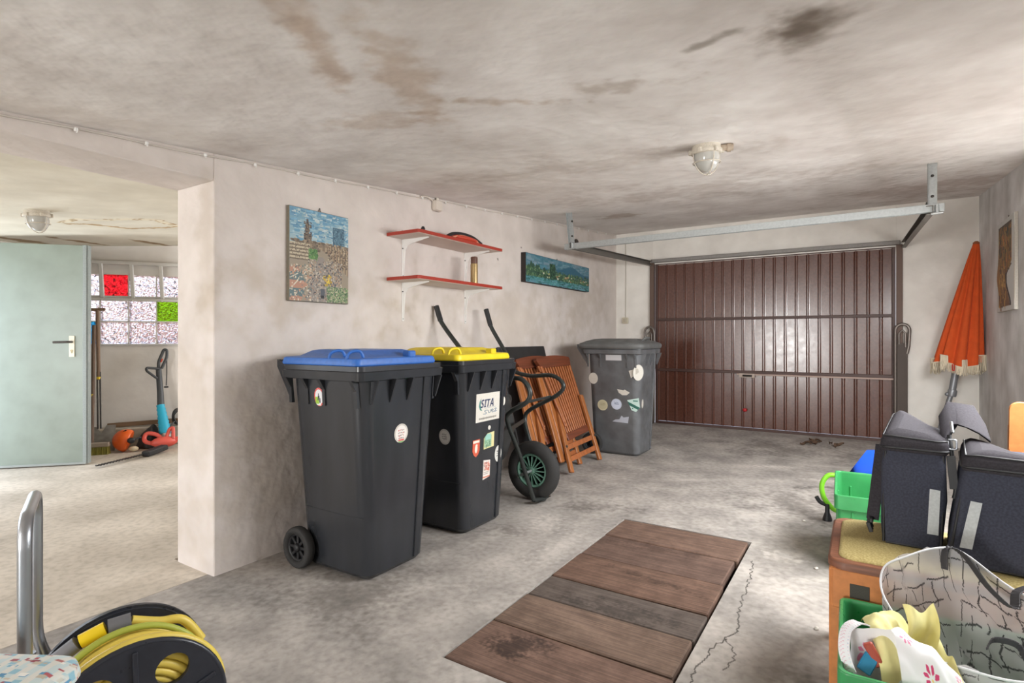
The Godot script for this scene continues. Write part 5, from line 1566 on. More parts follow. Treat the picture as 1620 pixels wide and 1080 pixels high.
func sack(ring: Array, base: Vector3, sag: float, depth: int, seed_: int, amp := 0.012) -> Mb:
	# an open bag: from a crumpled mouth down to a gathered bottom
	var r := RandomNumberGenerator.new(); r.seed = seed_
	var fn := fnl(7.0, seed_, 3)
	var c := Vector3.ZERO
	for p in ring: c += p
	c /= float(ring.size())
	var rings := []
	for i in depth + 1:
		var f := float(i) / depth
		var rg := PackedVector3Array()
		for j in ring.size():
			var p: Vector3 = ring[j]
			var outw := Vector3(p.x - c.x, 0, p.z - c.z)
			var q: Vector3 = p.lerp(base + outw * 0.55, f)
			q += outw * sag * sin(PI * minf(f * 1.15, 1.0))
			q += Vector3(fn.get_noise_3dv(q * 2.0), fn.get_noise_3dv(q * 2.0 + Vector3(5, 3, 1)), fn.get_noise_3dv(q * 2.0 + Vector3(1, 7, 4))) * amp * (0.5 + f)
			rg.append(q)
		rings.append(rg)
	var m := Mb.new()
	m.loft(rings, true, false, true)
	return m

func grid_print(seed_: int, ground: Color, ink: Color, alpha: float) -> Image:
	var im := Image.create(512, 256, false, Image.FORMAT_RGBA8)
	im.fill(Color(ground.r, ground.g, ground.b, alpha))
	var r := RandomNumberGenerator.new(); r.seed = seed_
	ink.a = 1.0
	for row in 9:
		var y := 14.0 + row * 28.0
		var x := 0
		while x < 512:
			var w := r.randi_range(16, 60)
			if r.randf() < 0.9:
				var sl := r.randf_range(-0.08, 0.08)
				for k in w: im.fill_rect(Rect2i(x + k, int(y + k * sl + r.randf_range(-0.6, 0.6)), 1, 2), ink)
			x += w + r.randi_range(2, 12)
			y += r.randf_range(-2, 2)
	for col in 18:
		var x := 10.0 + col * 28.5
		var y := 0
		while y < 256:
			var w := r.randi_range(14, 50)
			if r.randf() < 0.86:
				for k in w: im.fill_rect(Rect2i(int(x + k * 0.04 + r.randf_range(-0.6, 0.6)), y + k, 2, 1), ink)
			y += w + r.randi_range(2, 14)
	return im

func right_group():
	var green := mat(g8(60, 150, 88), 0.45, {"tex": M.tn_soft, "scale": 2.0, "rt": M.rough_var})
	crate("plastic_crate", "tall green plastic crate standing empty behind the upholstered chair", Vector3(0.085, 0, -3.335), 0.03, 0.42, 0.57, 0.375, green)
	crate("plastic_crate", "green plastic crate in front of the chair, filled with bags", Vector3(0.235, 0, -1.715), 0.02, 0.58, 0.44, 0.345, green)
	# blue scoop and the bright green loop handle behind the crate
	var m := Mb.new()
	var bl := thing("dustpan", "shiny blue plastic scoop standing behind the tall green crate", "scoop", Vector3(0.12, floor_y(-3.8), -3.80))
	m.loft([PackedVector3Array([Vector3(-0.24, 0.24, 0.05), Vector3(-0.10, 0.455, 0.0), Vector3(0.08, 0.47, -0.02), Vector3(0.16, 0.30, 0.06)]), PackedVector3Array([Vector3(-0.20, 0.12, 0.10), Vector3(-0.08, 0.26, 0.09), Vector3(0.05, 0.27, 0.08), Vector3(0.13, 0.14, 0.12)]), PackedVector3Array([Vector3(-0.14, 0.0, 0.06), Vector3(-0.06, 0.0, 0.05), Vector3(0.03, 0.0, 0.05), Vector3(0.09, 0.0, 0.06)])], true, true, true)
	part("pan", m, mat(g8(26, 78, 190), 0.22), bl)
	m = Mb.new()
	m.tube([Vector3(0.02, 0.46, -0.01), Vector3(0.06, 0.30, 0.11), Vector3(0.05, 0.1, 0.11)], 0.006, 6)
	part("crease_rib", m, mat(g8(60, 120, 220), 0.25), bl)
	var tl := thing("garden_tool", "garden tool with a bright green loop handle leaning beside the tall green crate", "garden tool", Vector3(-0.165, floor_y(-3.85), -3.85))
	m = Mb.new()
	m.tube(crv([Vector3(0.03, 0.275, 0.0), Vector3(-0.015, 0.268, 0.01), Vector3(-0.045, 0.21, 0.015), Vector3(-0.034, 0.135, 0.012), Vector3(0.008, 0.075, 0.0), Vector3(0.03, 0.06, -0.01)], 6), 0.0145, 10)
	part("loop_handle", m, mat(g8(122, 196, 44), 0.35), tl)
	m = Mb.new()
	m.tube(bend([Vector3(0.0, 0.085, 0.004), Vector3(-0.055, 0.10, 0.01), Vector3(-0.075, 0.135, 0.012)], 0.02), 0.012, 8)
	m.lathe([Vector2(0.026, 0.0), Vector2(0.026, 0.012), Vector2(0.013, 0.05), Vector2(0.012, 0.10)], 12, Transform3D(Basis.IDENTITY, Vector3(-0.016, 0, 0.015)))
	part("black_foot", m, M.black, tl)
	# chair facing left: wood box frame, olive cloth seat
	var wood := mat(g8(222, 142, 82), 0.45, {"tex": M.tn_soft, "scale": Vector3(0.8, 3.0, 0.8), "detail": M.tn_fine, "ds": 2.0})
	var trim := mat(g8(150, 96, 70), 0.5, {"tex": M.grain_u, "scale": Vector3(2, 3, 2)})
	var weave := ntex(fnl(0.12, 101, 3), Color(0.72, 0.70, 0.62), Color(1, 1, 1), 256)
	var olive := mat(g8(196, 178, 122), 0.95, {"tex": weave, "scale": 4.0, "bump": weave, "bs": 0.15})
	var ch := thing("wooden_stool", "broad honey wood stool with an olive cloth seat carrying the black pannier bags", "stool", Vector3(0.19, 0, -2.19))
	var fp := PackedVector2Array()
	for p in rrect(-0.282, 0.282, -0.245, 0.245, 0.05, 0.0, 5): fp.append(Vector2(p.x, p.z))
	m = Mb.new()
	m.loft([rrect(-0.282, 0.282, -0.245, 0.245, 0.05, 0.418, 6), rrect(-0.282, 0.282, -0.245, 0.245, 0.05, 0.438, 6), rrect(-0.276, 0.276, -0.24, 0.24, 0.05, 0.443, 6), rrect(-0.276, 0.276, -0.24, 0.24, 0.05, 0.443, 6), rrect(-0.256, 0.256, -0.22, 0.22, 0.045, 0.443, 6)], true, true, true)
	part("seat_frame", m, trim, ch)
	m = Mb.new()
	m.loft([rrect(-0.254, 0.254, -0.218, 0.218, 0.045, 0.436, 6), rrect(-0.254, 0.254, -0.218, 0.218, 0.045, 0.446, 6), rrect(-0.242, 0.242, -0.207, 0.207, 0.045, 0.453, 6), rrect(-0.12, 0.12, -0.11, 0.11, 0.04, 0.459, 6)], true, true, true)
	part("seat_cushion", m, olive, ch)
	m = Mb.new()
	for s in [-1, 1]: m.box(Vector3(0.0, 0.36, s * 0.236), Vector3(0.54, 0.118, 0.018), Basis.IDENTITY, 0.003)
	for s in [-1, 1]: m.box(Vector3(s * 0.266, 0.36, 0.0), Vector3(0.018, 0.118, 0.46), Basis.IDENTITY, 0.003)
	part("apron", m, wood, ch)
	m = Mb.new()
	m.box(Vector3(-0.198, 0.362, 0.2455), Vector3(0.05, 0.042, 0.003), Basis.IDENTITY, 0.001)
	part("inset_plate", m, mat(g8(66, 62, 54), 0.6, {"tex": M.speck, "scale": 8.0}), ch, "small dark plate")
	for q in [[-0.258, 0.222], [-0.258, -0.222], [0.258, 0.222], [0.258, -0.222]]:
		m = Mb.new()
		m.bar(Vector3(q[0], 0.0, q[1]), Vector3(q[0], 0.42, q[1]), 0.04, 0.04, Vector3.RIGHT, 0.006)
		part("leg", m, wood, ch)
	var ch2 := thing("wooden_chair", "honey wood chair whose rounded backrest shows above the right pannier bag", "chair", Vector3(0.672, 0, -3.12))
	m = Mb.new()
	var bp := PackedVector2Array()
	for p in rrect(-0.185, 0.185, 0.66, 0.872, 0.03, 0.0, 5): bp.append(Vector2(p.x, p.z))
	m.poly(bp, 0.020, Transform3D(Basis(Vector3(1, 0, 0), Vector3(0, 1, 0.08).normalized(), Vector3(0, -0.08, 1).normalized()), Vector3(0, 0, 0.165)))
	part("backrest", m, wood, ch2)
	m = Mb.new()
	m.box(Vector3(0, 0.44, 0), Vector3(0.38, 0.03, 0.38), Basis.IDENTITY, 0.008)
	part("seat", m, wood, ch2)
	for q in [[-0.17, -0.17], [0.17, -0.17]]:
		m = Mb.new()
		m.bar(Vector3(q[0], floor_y(-3.3), q[1]), Vector3(q[0], 0.43, q[1]), 0.034, 0.034, Vector3.RIGHT, 0.006)
		part("leg", m, wood, ch2)
	for q in [-0.17, 0.17]:
		m = Mb.new()
		m.bar(Vector3(q, 0.0, 0.175), Vector3(q, 0.78, 0.215), 0.03, 0.03, Vector3.RIGHT, 0.006)
		part("back_leg", m, wood, ch2)
	# panniers
	var weave2 := ntex(fnl(0.16, 105, 2), Color(0.80, 0.80, 0.80), Color(1, 1, 1), 256)
	var cloth := mat(g8(70, 72, 84), 0.85, {"tex": weave2, "scale": 3.0, "spec": 0.25, "bump": weave2, "bs": 0.04})
	var dark := mat(g8(66, 63, 67), 0.9, {"tex": weave2, "scale": 3.0, "spec": 0.2})
	var a := pannier("black pannier bag nearest the wall side of the seat edge, its strip at the right", Vector3(0.138, 0.4585, -2.285), -0.06, 0.155, 0.27, 0.328, cloth, dark, 0.052, 0.02, 0.02)
	a.set_meta("label", "left one of two black pannier bags, standing upright on the chair seat")
	var b := pannier("right one of two black pannier bags, leaning and cut by the picture edge", Vector3(0.318, 0.4585, -2.185), -0.10, 0.19, 0.27, 0.305, cloth, dark, -0.062, 0.15, -0.025)
	# buckle strap on the left bag, flap with clips between the bags
	m = Mb.new()
	m.bar(Vector3(-0.082, 0.30, 0.03), Vector3(-0.105, 0.06, 0.10), 0.036, 0.005, Vector3(1, 0, 0.3), 0.002)
	var st := part("strap", m, dark, a)
	m = Mb.new()
	for k in 3: m.box(Vector3(-0.112, 0.045 - 0.004 * k, 0.085 + 0.016 * k), Vector3(0.012, 0.032, 0.007), Basis(Vector3(0, 0, 1), 0.3), 0.002)
	m.box(Vector3(-0.108, 0.062, 0.10), Vector3(0.012, 0.016, 0.055), Basis.IDENTITY, 0.003)
	part("buckle", m, M.black, st)
	m = Mb.new()
	m.loft([PackedVector3Array([Vector3(0.075, 0.395, -0.10), Vector3(0.095, 0.39, -0.10), Vector3(0.095, 0.34, 0.06), Vector3(0.075, 0.34, 0.06)]), PackedVector3Array([Vector3(0.10, 0.445, -0.12), Vector3(0.12, 0.44, -0.12), Vector3(0.12, 0.39, 0.05), Vector3(0.10, 0.39, 0.05)]), PackedVector3Array([Vector3(0.17, 0.435, -0.13), Vector3(0.172, 0.425, -0.13), Vector3(0.172, 0.36, 0.03), Vector3(0.17, 0.37, 0.03)]), PackedVector3Array([Vector3(0.20, 0.375, -0.12), Vector3(0.20, 0.365, -0.12), Vector3(0.20, 0.335, 0.02), Vector3(0.20, 0.345, 0.02)])], true, true, true)
	part("joining_flap", m, dark, a)
	m = Mb.new()
	m.tube(crv([Vector3(0.095, 0.36, 0.10), Vector3(0.10, 0.31, 0.12), Vector3(0.104, 0.26, 0.11), Vector3(0.11, 0.20, 0.12), Vector3(0.106, 0.17, 0.12)], 5), 0.006, 6)
	m.bar(Vector3(0.098, 0.30, 0.125), Vector3(0.106, 0.20, 0.13), 0.022, 0.003, Vector3.RIGHT, 0.001)
	part("loose_strap", m, M.black, a)
	m = Mb.new()
	m.tube(bend([Vector3(0.092, 0.35, 0.125), Vector3(0.112, 0.35, 0.125), Vector3(0.112, 0.32, 0.125), Vector3(0.092, 0.32, 0.125), Vector3(0.092, 0.345, 0.125)], 0.006), 0.0025, 6)
	m.tube([Vector3(0.10, 0.40, 0.09), Vector3(0.103, 0.37, 0.11)], 0.005, 6)
	part("hook", m, M.steel, a)
	# the translucent shopper with the black line pattern, lying open in the crate
	var gp := img_mat(grid_print(5, g8(204, 201, 201), g8(40, 38, 40), 0.62), 0.35, {"spec": 0.6})
	gp.transparency = BaseMaterial3D.TRANSPARENCY_ALPHA
	gp.uv1_scale = Vector3(2.0, 1.0, 1)
	gp.backlight_enabled = true; gp.backlight = Color(0.4, 0.4, 0.4)
	var ring := crv([Vector3(0.10, 0.520, -1.86), Vector3(0.165, 0.548, -1.885), Vector3(0.225, 0.545, -1.900), Vector3(0.33, 0.47, -1.900), Vector3(0.46, 0.42, -1.900), Vector3(0.50, 0.40, -1.80), Vector3(0.42, 0.385, -1.66), Vector3(0.29, 0.365, -1.62), Vector3(0.20, 0.355, -1.64), Vector3(0.145, 0.345, -1.68), Vector3(0.095, 0.37, -1.73), Vector3(0.045, 0.43, -1.80), Vector3(0.05, 0.485, -1.845)], 5, true)
	var sh := thing("shopping_bag", "translucent shopping bag with black line pattern lying open in the front green crate", "bag", Vector3(0.26, 0.06, -1.76))
	var o := sh.position
	var loc := []
	for p in ring: loc.append(p - o)
	part("bag", sack(loc, Vector3(0.02, 0.0, 0.03), 0.14, 14, 3, 0.03), gp, sh)
	m = Mb.new()
	m.tube(loc, 0.003, 6, true)
	part("rim", m, mat(g8(214, 214, 216), 0.4), sh)
	m = Mb.new()
	var sp := crv([Vector3(0.185, 0.50, -1.872) - o, Vector3(0.19, 0.552, -1.885) - o, Vector3(0.225, 0.548, -1.865) - o, Vector3(0.27, 0.485, -1.84) - o, Vector3(0.315, 0.448, -1.83) - o, Vector3(0.33, 0.475, -1.87) - o, Vector3(0.37, 0.49, -1.90) - o], 6)
	for i in sp.size() - 1: m.bar(sp[i], sp[i + 1] + (sp[i + 1] - sp[i]) * 0.15, 0.026, 0.003, Vector3(0.5, 0.2, 1), 0.001)
	part("handle", m, mat(g8(52, 50, 52), 0.5), sh, "black webbing handle")
	m = Mb.new()
	sp = crv([Vector3(0.245, 0.39, -1.69) - o, Vector3(0.26, 0.412, -1.70) - o, Vector3(0.30, 0.412, -1.70) - o, Vector3(0.315, 0.385, -1.69) - o], 5)
	for i in sp.size() - 1: m.bar(sp[i], sp[i + 1] + (sp[i + 1] - sp[i]) * 0.15, 0.03, 0.003, Vector3(0, 1, 1), 0.001)
	part("handle", m, mat(g8(58, 56, 60), 0.4), sh, "short black front handle")
	# yellow cloth
	var yc := mat(g8(242, 234, 168), 0.8, {"tex": M.tn_soft, "scale": 3.0, "back": Color(0.3, 0.28, 0.12)})
	var fn := fnl(2.2, 44, 2)
	m = Mb.new()
	m.grid(func(a2: float, b2: float) -> Vector3:
		var x := lerpf(-0.005, 0.16, a2) + 0.05 * b2
		var z := lerpf(-1.70, -1.52, b2) - 0.03 * a2
		var y := 0.405 - 0.13 * b2 * b2 + 0.03 * sin(a2 * 6.0 + b2 * 2.0) - 0.06 * absf(a2 - 0.4) + fn.get_noise_2d(a2 * 0.9, b2 * 0.9) * 0.03
		return Vector3(x, y, z), 26, 26)
	m.grid(func(a2: float, b2: float) -> Vector3:
		var x := lerpf(0.085, 0.15, a2) + 0.01 * sin(b2 * 5.0)
		var y := lerpf(0.445, 0.32, b2) + 0.012 * sin(a2 * 7.0)
		return Vector3(x, y, -1.715 + 0.03 * sin(a2 * 5.0 + b2 * 3.0) + 0.06 * b2), 12, 14, Vector3(0, 0.3, 1))
	solo("yellow_cloth", m, yc, "crumpled pale yellow cloth hanging between the two bags in the front crate", "cloth")
	# white bag with pink flowers
	var wi := Image.create(256, 256, false, Image.FORMAT_RGB8)
	wi.fill(g8(232, 231, 232))
	var rg := RandomNumberGenerator.new(); rg.seed = 2
	for f in [[112, 128, 30, g8(208, 64, 112)], [40, 50, 26, g8(226, 140, 170)], [70, 220, 24, g8(208, 64, 112)], [226, 216, 22, g8(60, 160, 200)], [226, 40, 18, g8(226, 140, 170)]]:
		for k in 8:
			var an := TAU * k / 8 + 0.2
			for s in 10: 
				var q: Vector2 = Vector2(f[0], f[1]) + Vector2(cos(an), sin(an)) * f[2] * (0.35 + s * 0.065)
				var w: int = [1, 2, 3, 4, 4, 5, 5, 4, 3, 2][s] * f[2] / 16
				wi.fill_rect(Rect2i(int(q.x) - w / 2, int(q.y) - w / 2, maxi(1, w), maxi(1, w)), f[3])
		wi.fill_rect(Rect2i(f[0] - 3, f[1] - 3, 6, 6), g8(240, 200, 110))
	var wm := img_mat(wi, 0.5, {"back": Color(0.3, 0.3, 0.3)})
	var wb := thing("flower_bag", "crumpled white bag with pink flowers in the left corner of the front crate", "bag", Vector3(0.05, 0.10, -1.60))
	o = wb.position
	var mouth := crv([Vector3(-0.028, 0.365, -1.575), Vector3(-0.02, 0.40, -1.60), Vector3(0.02, 0.415, -1.61), Vector3(0.075, 0.41, -1.60), Vector3(0.085, 0.37, -1.565), Vector3(0.06, 0.33, -1.535), Vector3(0.01, 0.32, -1.525), Vector3(-0.02, 0.33, -1.54)], 5, true)
	loc = []
	for p in mouth: loc.append(p - o)
	part("bag", sack(loc, Vector3(0.06, 0.0, 0.02), 0.12, 12, 9, 0.02), wm, wb)
	m = Mb.new()
	m.grid(func(a2: float, b2: float) -> Vector3:
		var x := lerpf(0.055, 0.20, b2) + 0.03 * a2
		var z := lerpf(-1.60, -1.50, a2) - 0.02 * b2
		var y := 0.425 - 0.20 * a2 * a2 - 0.10 * b2 * b2 + fn.get_noise_2d(a2 * 0.8 + 3.0, b2 * 0.8) * 0.02
		return Vector3(x, y, z) - o, 18, 18)
	part("side_panel", m, wm, wb)
	m = Mb.new()
	sp = crv([Vector3(-0.024, 0.33, -1.53) - o, Vector3(-0.038, 0.37, -1.545) - o, Vector3(-0.034, 0.41, -1.57) - o, Vector3(-0.012, 0.428, -1.585) - o, Vector3(0.005, 0.42, -1.60) - o], 6)
	for i in sp.size() - 1: m.bar(sp[i], sp[i + 1] + (sp[i + 1] - sp[i]) * 0.15, 0.028, 0.002, Vector3(1, 0.2, 0.6), 0.001)
	part("handle", m, wm, wb)
	m = Mb.new()
	m.box(Vector3(0.022, 0.365, -1.575), Vector3(0.020, 0.055, 0.014), Basis(Vector3(0, 0, 1), 0.5), 0.003)
	solo("small_carton", m, mat(g8(170, 76, 58), 0.6), "small red brown carton inside the white flower bag", "carton")
	m = Mb.new()
	m.box(Vector3(0.010, 0.345, -1.565), Vector3(0.03, 0.045, 0.010), Basis(Vector3(0, 0, 1), -0.5) * Basis(Vector3.RIGHT, -0.5), 0.003)
	solo("small_carton", m, mat(g8(40, 130, 170), 0.5), "small blue packet inside the white flower bag", "carton")

# ------------------------------------------------------------------ hose cart and cushion in the foreground
func hose_cart():
	var t := thing("hose_cart", "chrome hose cart with black reel discs and coiled yellow garden hose", "hose reel", Vector3(-1.397, 0, -0.586), deg_to_rad(-15.0))
	var R := 0.170
	var yc := 0.30
	var hw := 0.10
	var plastic := mat(g8(44, 47, 56), 0.45, {"tex": M.tn_fine, "scale": 3.0, "rt": M.rough_var})
	# reel discs with five openings each
	for s in [-1, 1]:
		var c := CSGCombiner3D.new()
		c.name = "reel_disc"
		t.add_child(c, true)
		var b := CSGCylinder3D.new(); b.name = "disc"
		b.radius = R + (0.008 if s < 0 else 0.0); b.height = 0.012; b.sides = 48; b.material = plastic
		c.add_child(b, true)
		var lip := CSGTorus3D.new(); lip.name = "lip"
		lip.inner_radius = R - 0.008; lip.outer_radius = R + 0.006; lip.sides = 48; lip.ring_sides = 8; lip.material = plastic
		c.add_child(lip, true)
		for k in 5:
			var h := CSGCylinder3D.new(); h.name = "opening"
			h.radius = 0.033; h.height = 0.06; h.sides = 24; h.operation = CSGShape3D.OPERATION_SUBTRACTION; h.material = plastic
			var an := TAU * k / 5 + 0.66
			h.position = Vector3(cos(an) * 0.115, 0, sin(an) * 0.115)
			c.add_child(h, true)
		c.basis = Basis(Vector3(0, 0, 1), PI / 2)
		c.position = Vector3(s * hw, yc, 0)
		var m := Mb.new()
		for k in 5:
			var an := TAU * k / 5 + 0.66 + TAU / 10
			m.bar(Vector3(s * (hw + 0.008), yc + cos(an) * 0.03, sin(an) * 0.03), Vector3(s * (hw + 0.008), yc + cos(an) * (R - 0.012), sin(an) * (R - 0.012)), 0.008, 0.010, Vector3.RIGHT, 0.002)
		m.lathe([Vector2(0.04, 0.0), Vector2(0.038, 0.014), Vector2(0.02, 0.018), Vector2(0.001, 0.018)], 20, Transform3D(Basis(Vector3(0, 1, 0), Vector3(s, 0, 0), Vector3(0, 0, s)), Vector3(s * (hw + 0.004), yc, 0)))
		part("disc_rib", m, plastic, t)
	var m := Mb.new()
	m.tube([Vector3(-hw, yc, 0), Vector3(hw, yc, 0)], 0.07, 24)
	part("drum", m, plastic, t)
	# hose: an inner and an outer layer of windings
	var hose := mat(g8(236, 210, 92), 0.42, {"tex": M.tn_soft, "scale": 4.0})
	var stripe := mat(g8(176, 186, 78), 0.45)
	var pts := []
	for i in 8 * 40:
		var an := TAU * i / 40
		pts.append(Vector3(-0.074 + 0.148 * i / 320.0, yc + sin(an) * 0.112, cos(an) * 0.112))
	m = Mb.new(); m.tube(pts, 0.0095, 8); part("hose", m, hose, t)
	pts = []
	for i in 8 * 44:
		var an := TAU * i / 44
		var x := 0.076 - 0.152 * i / 352.0
		var q := lerpf(0.128, 0.150, (x + 0.076) / 0.152) + 0.006 * sin(i * 0.05)
		pts.append(Vector3(x + 0.004 * sin(an * 1.0 + i * 0.02), yc + sin(an) * q, cos(an) * q))
	m = Mb.new(); m.tube(pts, 0.0095, 8)
	part("hose", m, hose, t)
	for side in [-1, 1]:
		pts = []
		for i in 4 * 40:
			var an := TAU * i / 40
			var q := 0.078 + 0.066 * i / 160.0
			pts.append(Vector3(side * (0.083 - 0.003 * sin(i * 0.11)), yc + sin(an) * q, cos(an) * q))
		m = Mb.new(); m.tube(pts, 0.0088, 8); part("hose", m, hose, t)
	pts = []
	for i in 60:
		var an := lerpf(-0.6, 3.4, i / 59.0)
		pts.append(Vector3(0.040 - 0.05 * sin(i * 0.05), yc + sin(an) * 0.160, cos(an) * 0.160))
	m = Mb.new(); m.tube(pts, 0.0075, 8); part("hose", m, stripe, t, "loose turn with a green stripe")
	pts = []
	for i in 70:
		var an := lerpf(-0.9, 3.0, i / 69.0)
		pts.append(Vector3(0.070 + 0.022 * sin(i * 0.045), yc + sin(an) * 0.172, cos(an) * 0.172))
	m = Mb.new(); m.tube(pts, 0.0095, 8); part("hose", m, hose, t, "outermost bulging turn")
	# hose end with its couplings on the far side of the reel
	var e := [Vector3(-0.045, yc + 0.142, -0.065), Vector3(-0.045, yc + 0.164, -0.010), Vector3(-0.050, yc + 0.160, 0.038), Vector3(-0.056, yc + 0.142, 0.088), Vector3(-0.066, yc + 0.108, 0.135), Vector3(-0.075, yc + 0.060, 0.178)]
	m = Mb.new(); m.tube(crv([Vector3(-0.040, yc + 0.07, -0.155), Vector3(-0.042, yc + 0.13, -0.115), e[0], e[1]], 6), 0.0105, 10); part("hose", m, hose, t, "free hose end")
	var greyp := mat(g8(112, 112, 116), 0.5)
	var bright := mat(g8(240, 206, 30), 0.4)
	for k in 4:
		m = Mb.new()
		m.tube([e[1 + k].lerp(e[k], 0.0), e[1 + k].lerp(e[2 + k if k < 3 else 5], 0.9)], [0.017, 0.0155, 0.017, 0.0145][k], 12)
		part("coupling", m, [greyp, bright, greyp, bright][k], t, ["grey collar", "yellow sleeve", "grey collar", "yellow nozzle"][k])
	# chrome tube frame: tall U handle, side arms to the axle, feet
	m = Mb.new()
	var hz := 0.166
	m.tube(bend([Vector3(0.124, 0.30, 0.03), Vector3(0.124, 0.33, 0.10), Vector3(0.106, 0.42, 0.179), Vector3(0.106, 0.772, 0.179), Vector3(-0.158, 0.772, 0.154), Vector3(-0.158, 0.42, 0.154), Vector3(-0.126, 0.33, 0.10), Vector3(-0.126, 0.30, 0.03)], 0.055, 6), 0.0115, 12)
	part("handle_frame", m, M.steel, t)
	m = Mb.new()
	for s in [-1, 1]:
		m.tube(bend([Vector3(s * 0.128, 0.42, hz), Vector3(s * 0.128, 0.10, hz), Vector3(s * 0.128, 0.012, 0.16), Vector3(s * 0.128, 0.012, -0.17)], 0.05), 0.0112, 10)
		m.tube([Vector3(s * 0.122, 0.30, 0.0), Vector3(s * 0.126, 0.012, -0.12)], 0.009, 8)
	m.tube([Vector3(-0.128, 0.012, -0.15), Vector3(0.128, 0.012, -0.15)], 0.010, 8)
	part("foot_frame", m, M.steel, t)
	# patterned cushion on a stool, bottom left
	var ci := Image.create(256, 256, false, Image.FORMAT_RGB8)
	ci.fill(g8(226, 226, 218))
	var r := RandomNumberGenerator.new(); r.seed = 6
	for k in 9:
		ci.fill_rect(Rect2i(k * 30, 0, 15, 256), g8(206, 222, 222))
	for k in 9:
		for q in 9:
			if (k + q) % 2 == 0: ci.fill_rect(Rect2i(k * 30, q * 30, 15, 15), g8(150, 196, 212))
	blot(ci, r, Rect2i(0, 0, 250, 250), [g8(120, 176, 200), g8(90, 150, 190), g8(168, 206, 214)], 70, 8, 20, 0.6)
	blot(ci, r, Rect2i(0, 0, 250, 250), [g8(176, 84, 90), g8(198, 130, 126), g8(150, 70, 80)], 60, 5, 16, 0.6)
	blot(ci, r, Rect2i(0, 0, 250, 250), [g8(236, 234, 226), g8(210, 200, 180)], 60, 6, 18, 0.8)
	var cm := mat(Color(1, 1, 1), 0.9, {"tex": ImageTexture.create_from_image(ci), "scale": 4.5, "rim": 0.2})
	cm.texture_filter = BaseMaterial3D.TEXTURE_FILTER_LINEAR
	var cu := Transform3D(Basis(Vector3.UP, 0.52), Vector3(-1.215, 0.0, -0.135))
	m = Mb.new()
	m.loft([rrect(-0.20, 0.20, -0.20, 0.20, 0.05, 0.525, 6), rrect(-0.215, 0.215, -0.215, 0.215, 0.06, 0.545, 6), rrect(-0.212, 0.212, -0.212, 0.212, 0.06, 0.562, 6), rrect(-0.19, 0.19, -0.19, 0.19, 0.06, 0.575, 6), rrect(-0.10, 0.10, -0.10, 0.10, 0.05, 0.582, 6)], true, true, true)
	var co := solo("seat_pad", m, cm, "blue and red patterned seat pad in the bottom left corner of the view", "cushion")
	co.transform = cu
	var stl := thing("stool", "plain wooden stool under the patterned seat pad", "stool", Vector3(-1.215, 0, -0.135), 0.52)
	m = Mb.new()
	m.box(Vector3(0, 0.51, 0), Vector3(0.38, 0.028, 0.38), Basis.IDENTITY, 0.006)
	var sw := mat(g8(168, 122, 84), 0.5, {"tex": M.grain_u, "scale": 2.0})
	part("seat", m, sw, stl)
	for q in [[-1, -1], [1, -1], [-1, 1], [1, 1]]:
		m = Mb.new()
		m.bar(Vector3(q[0] * 0.16, 0, q[1] * 0.16), Vector3(q[0] * 0.15, 0.5, q[1] * 0.15), 0.035, 0.035, Vector3.RIGHT, 0.005)
		part("leg", m, sw, stl)

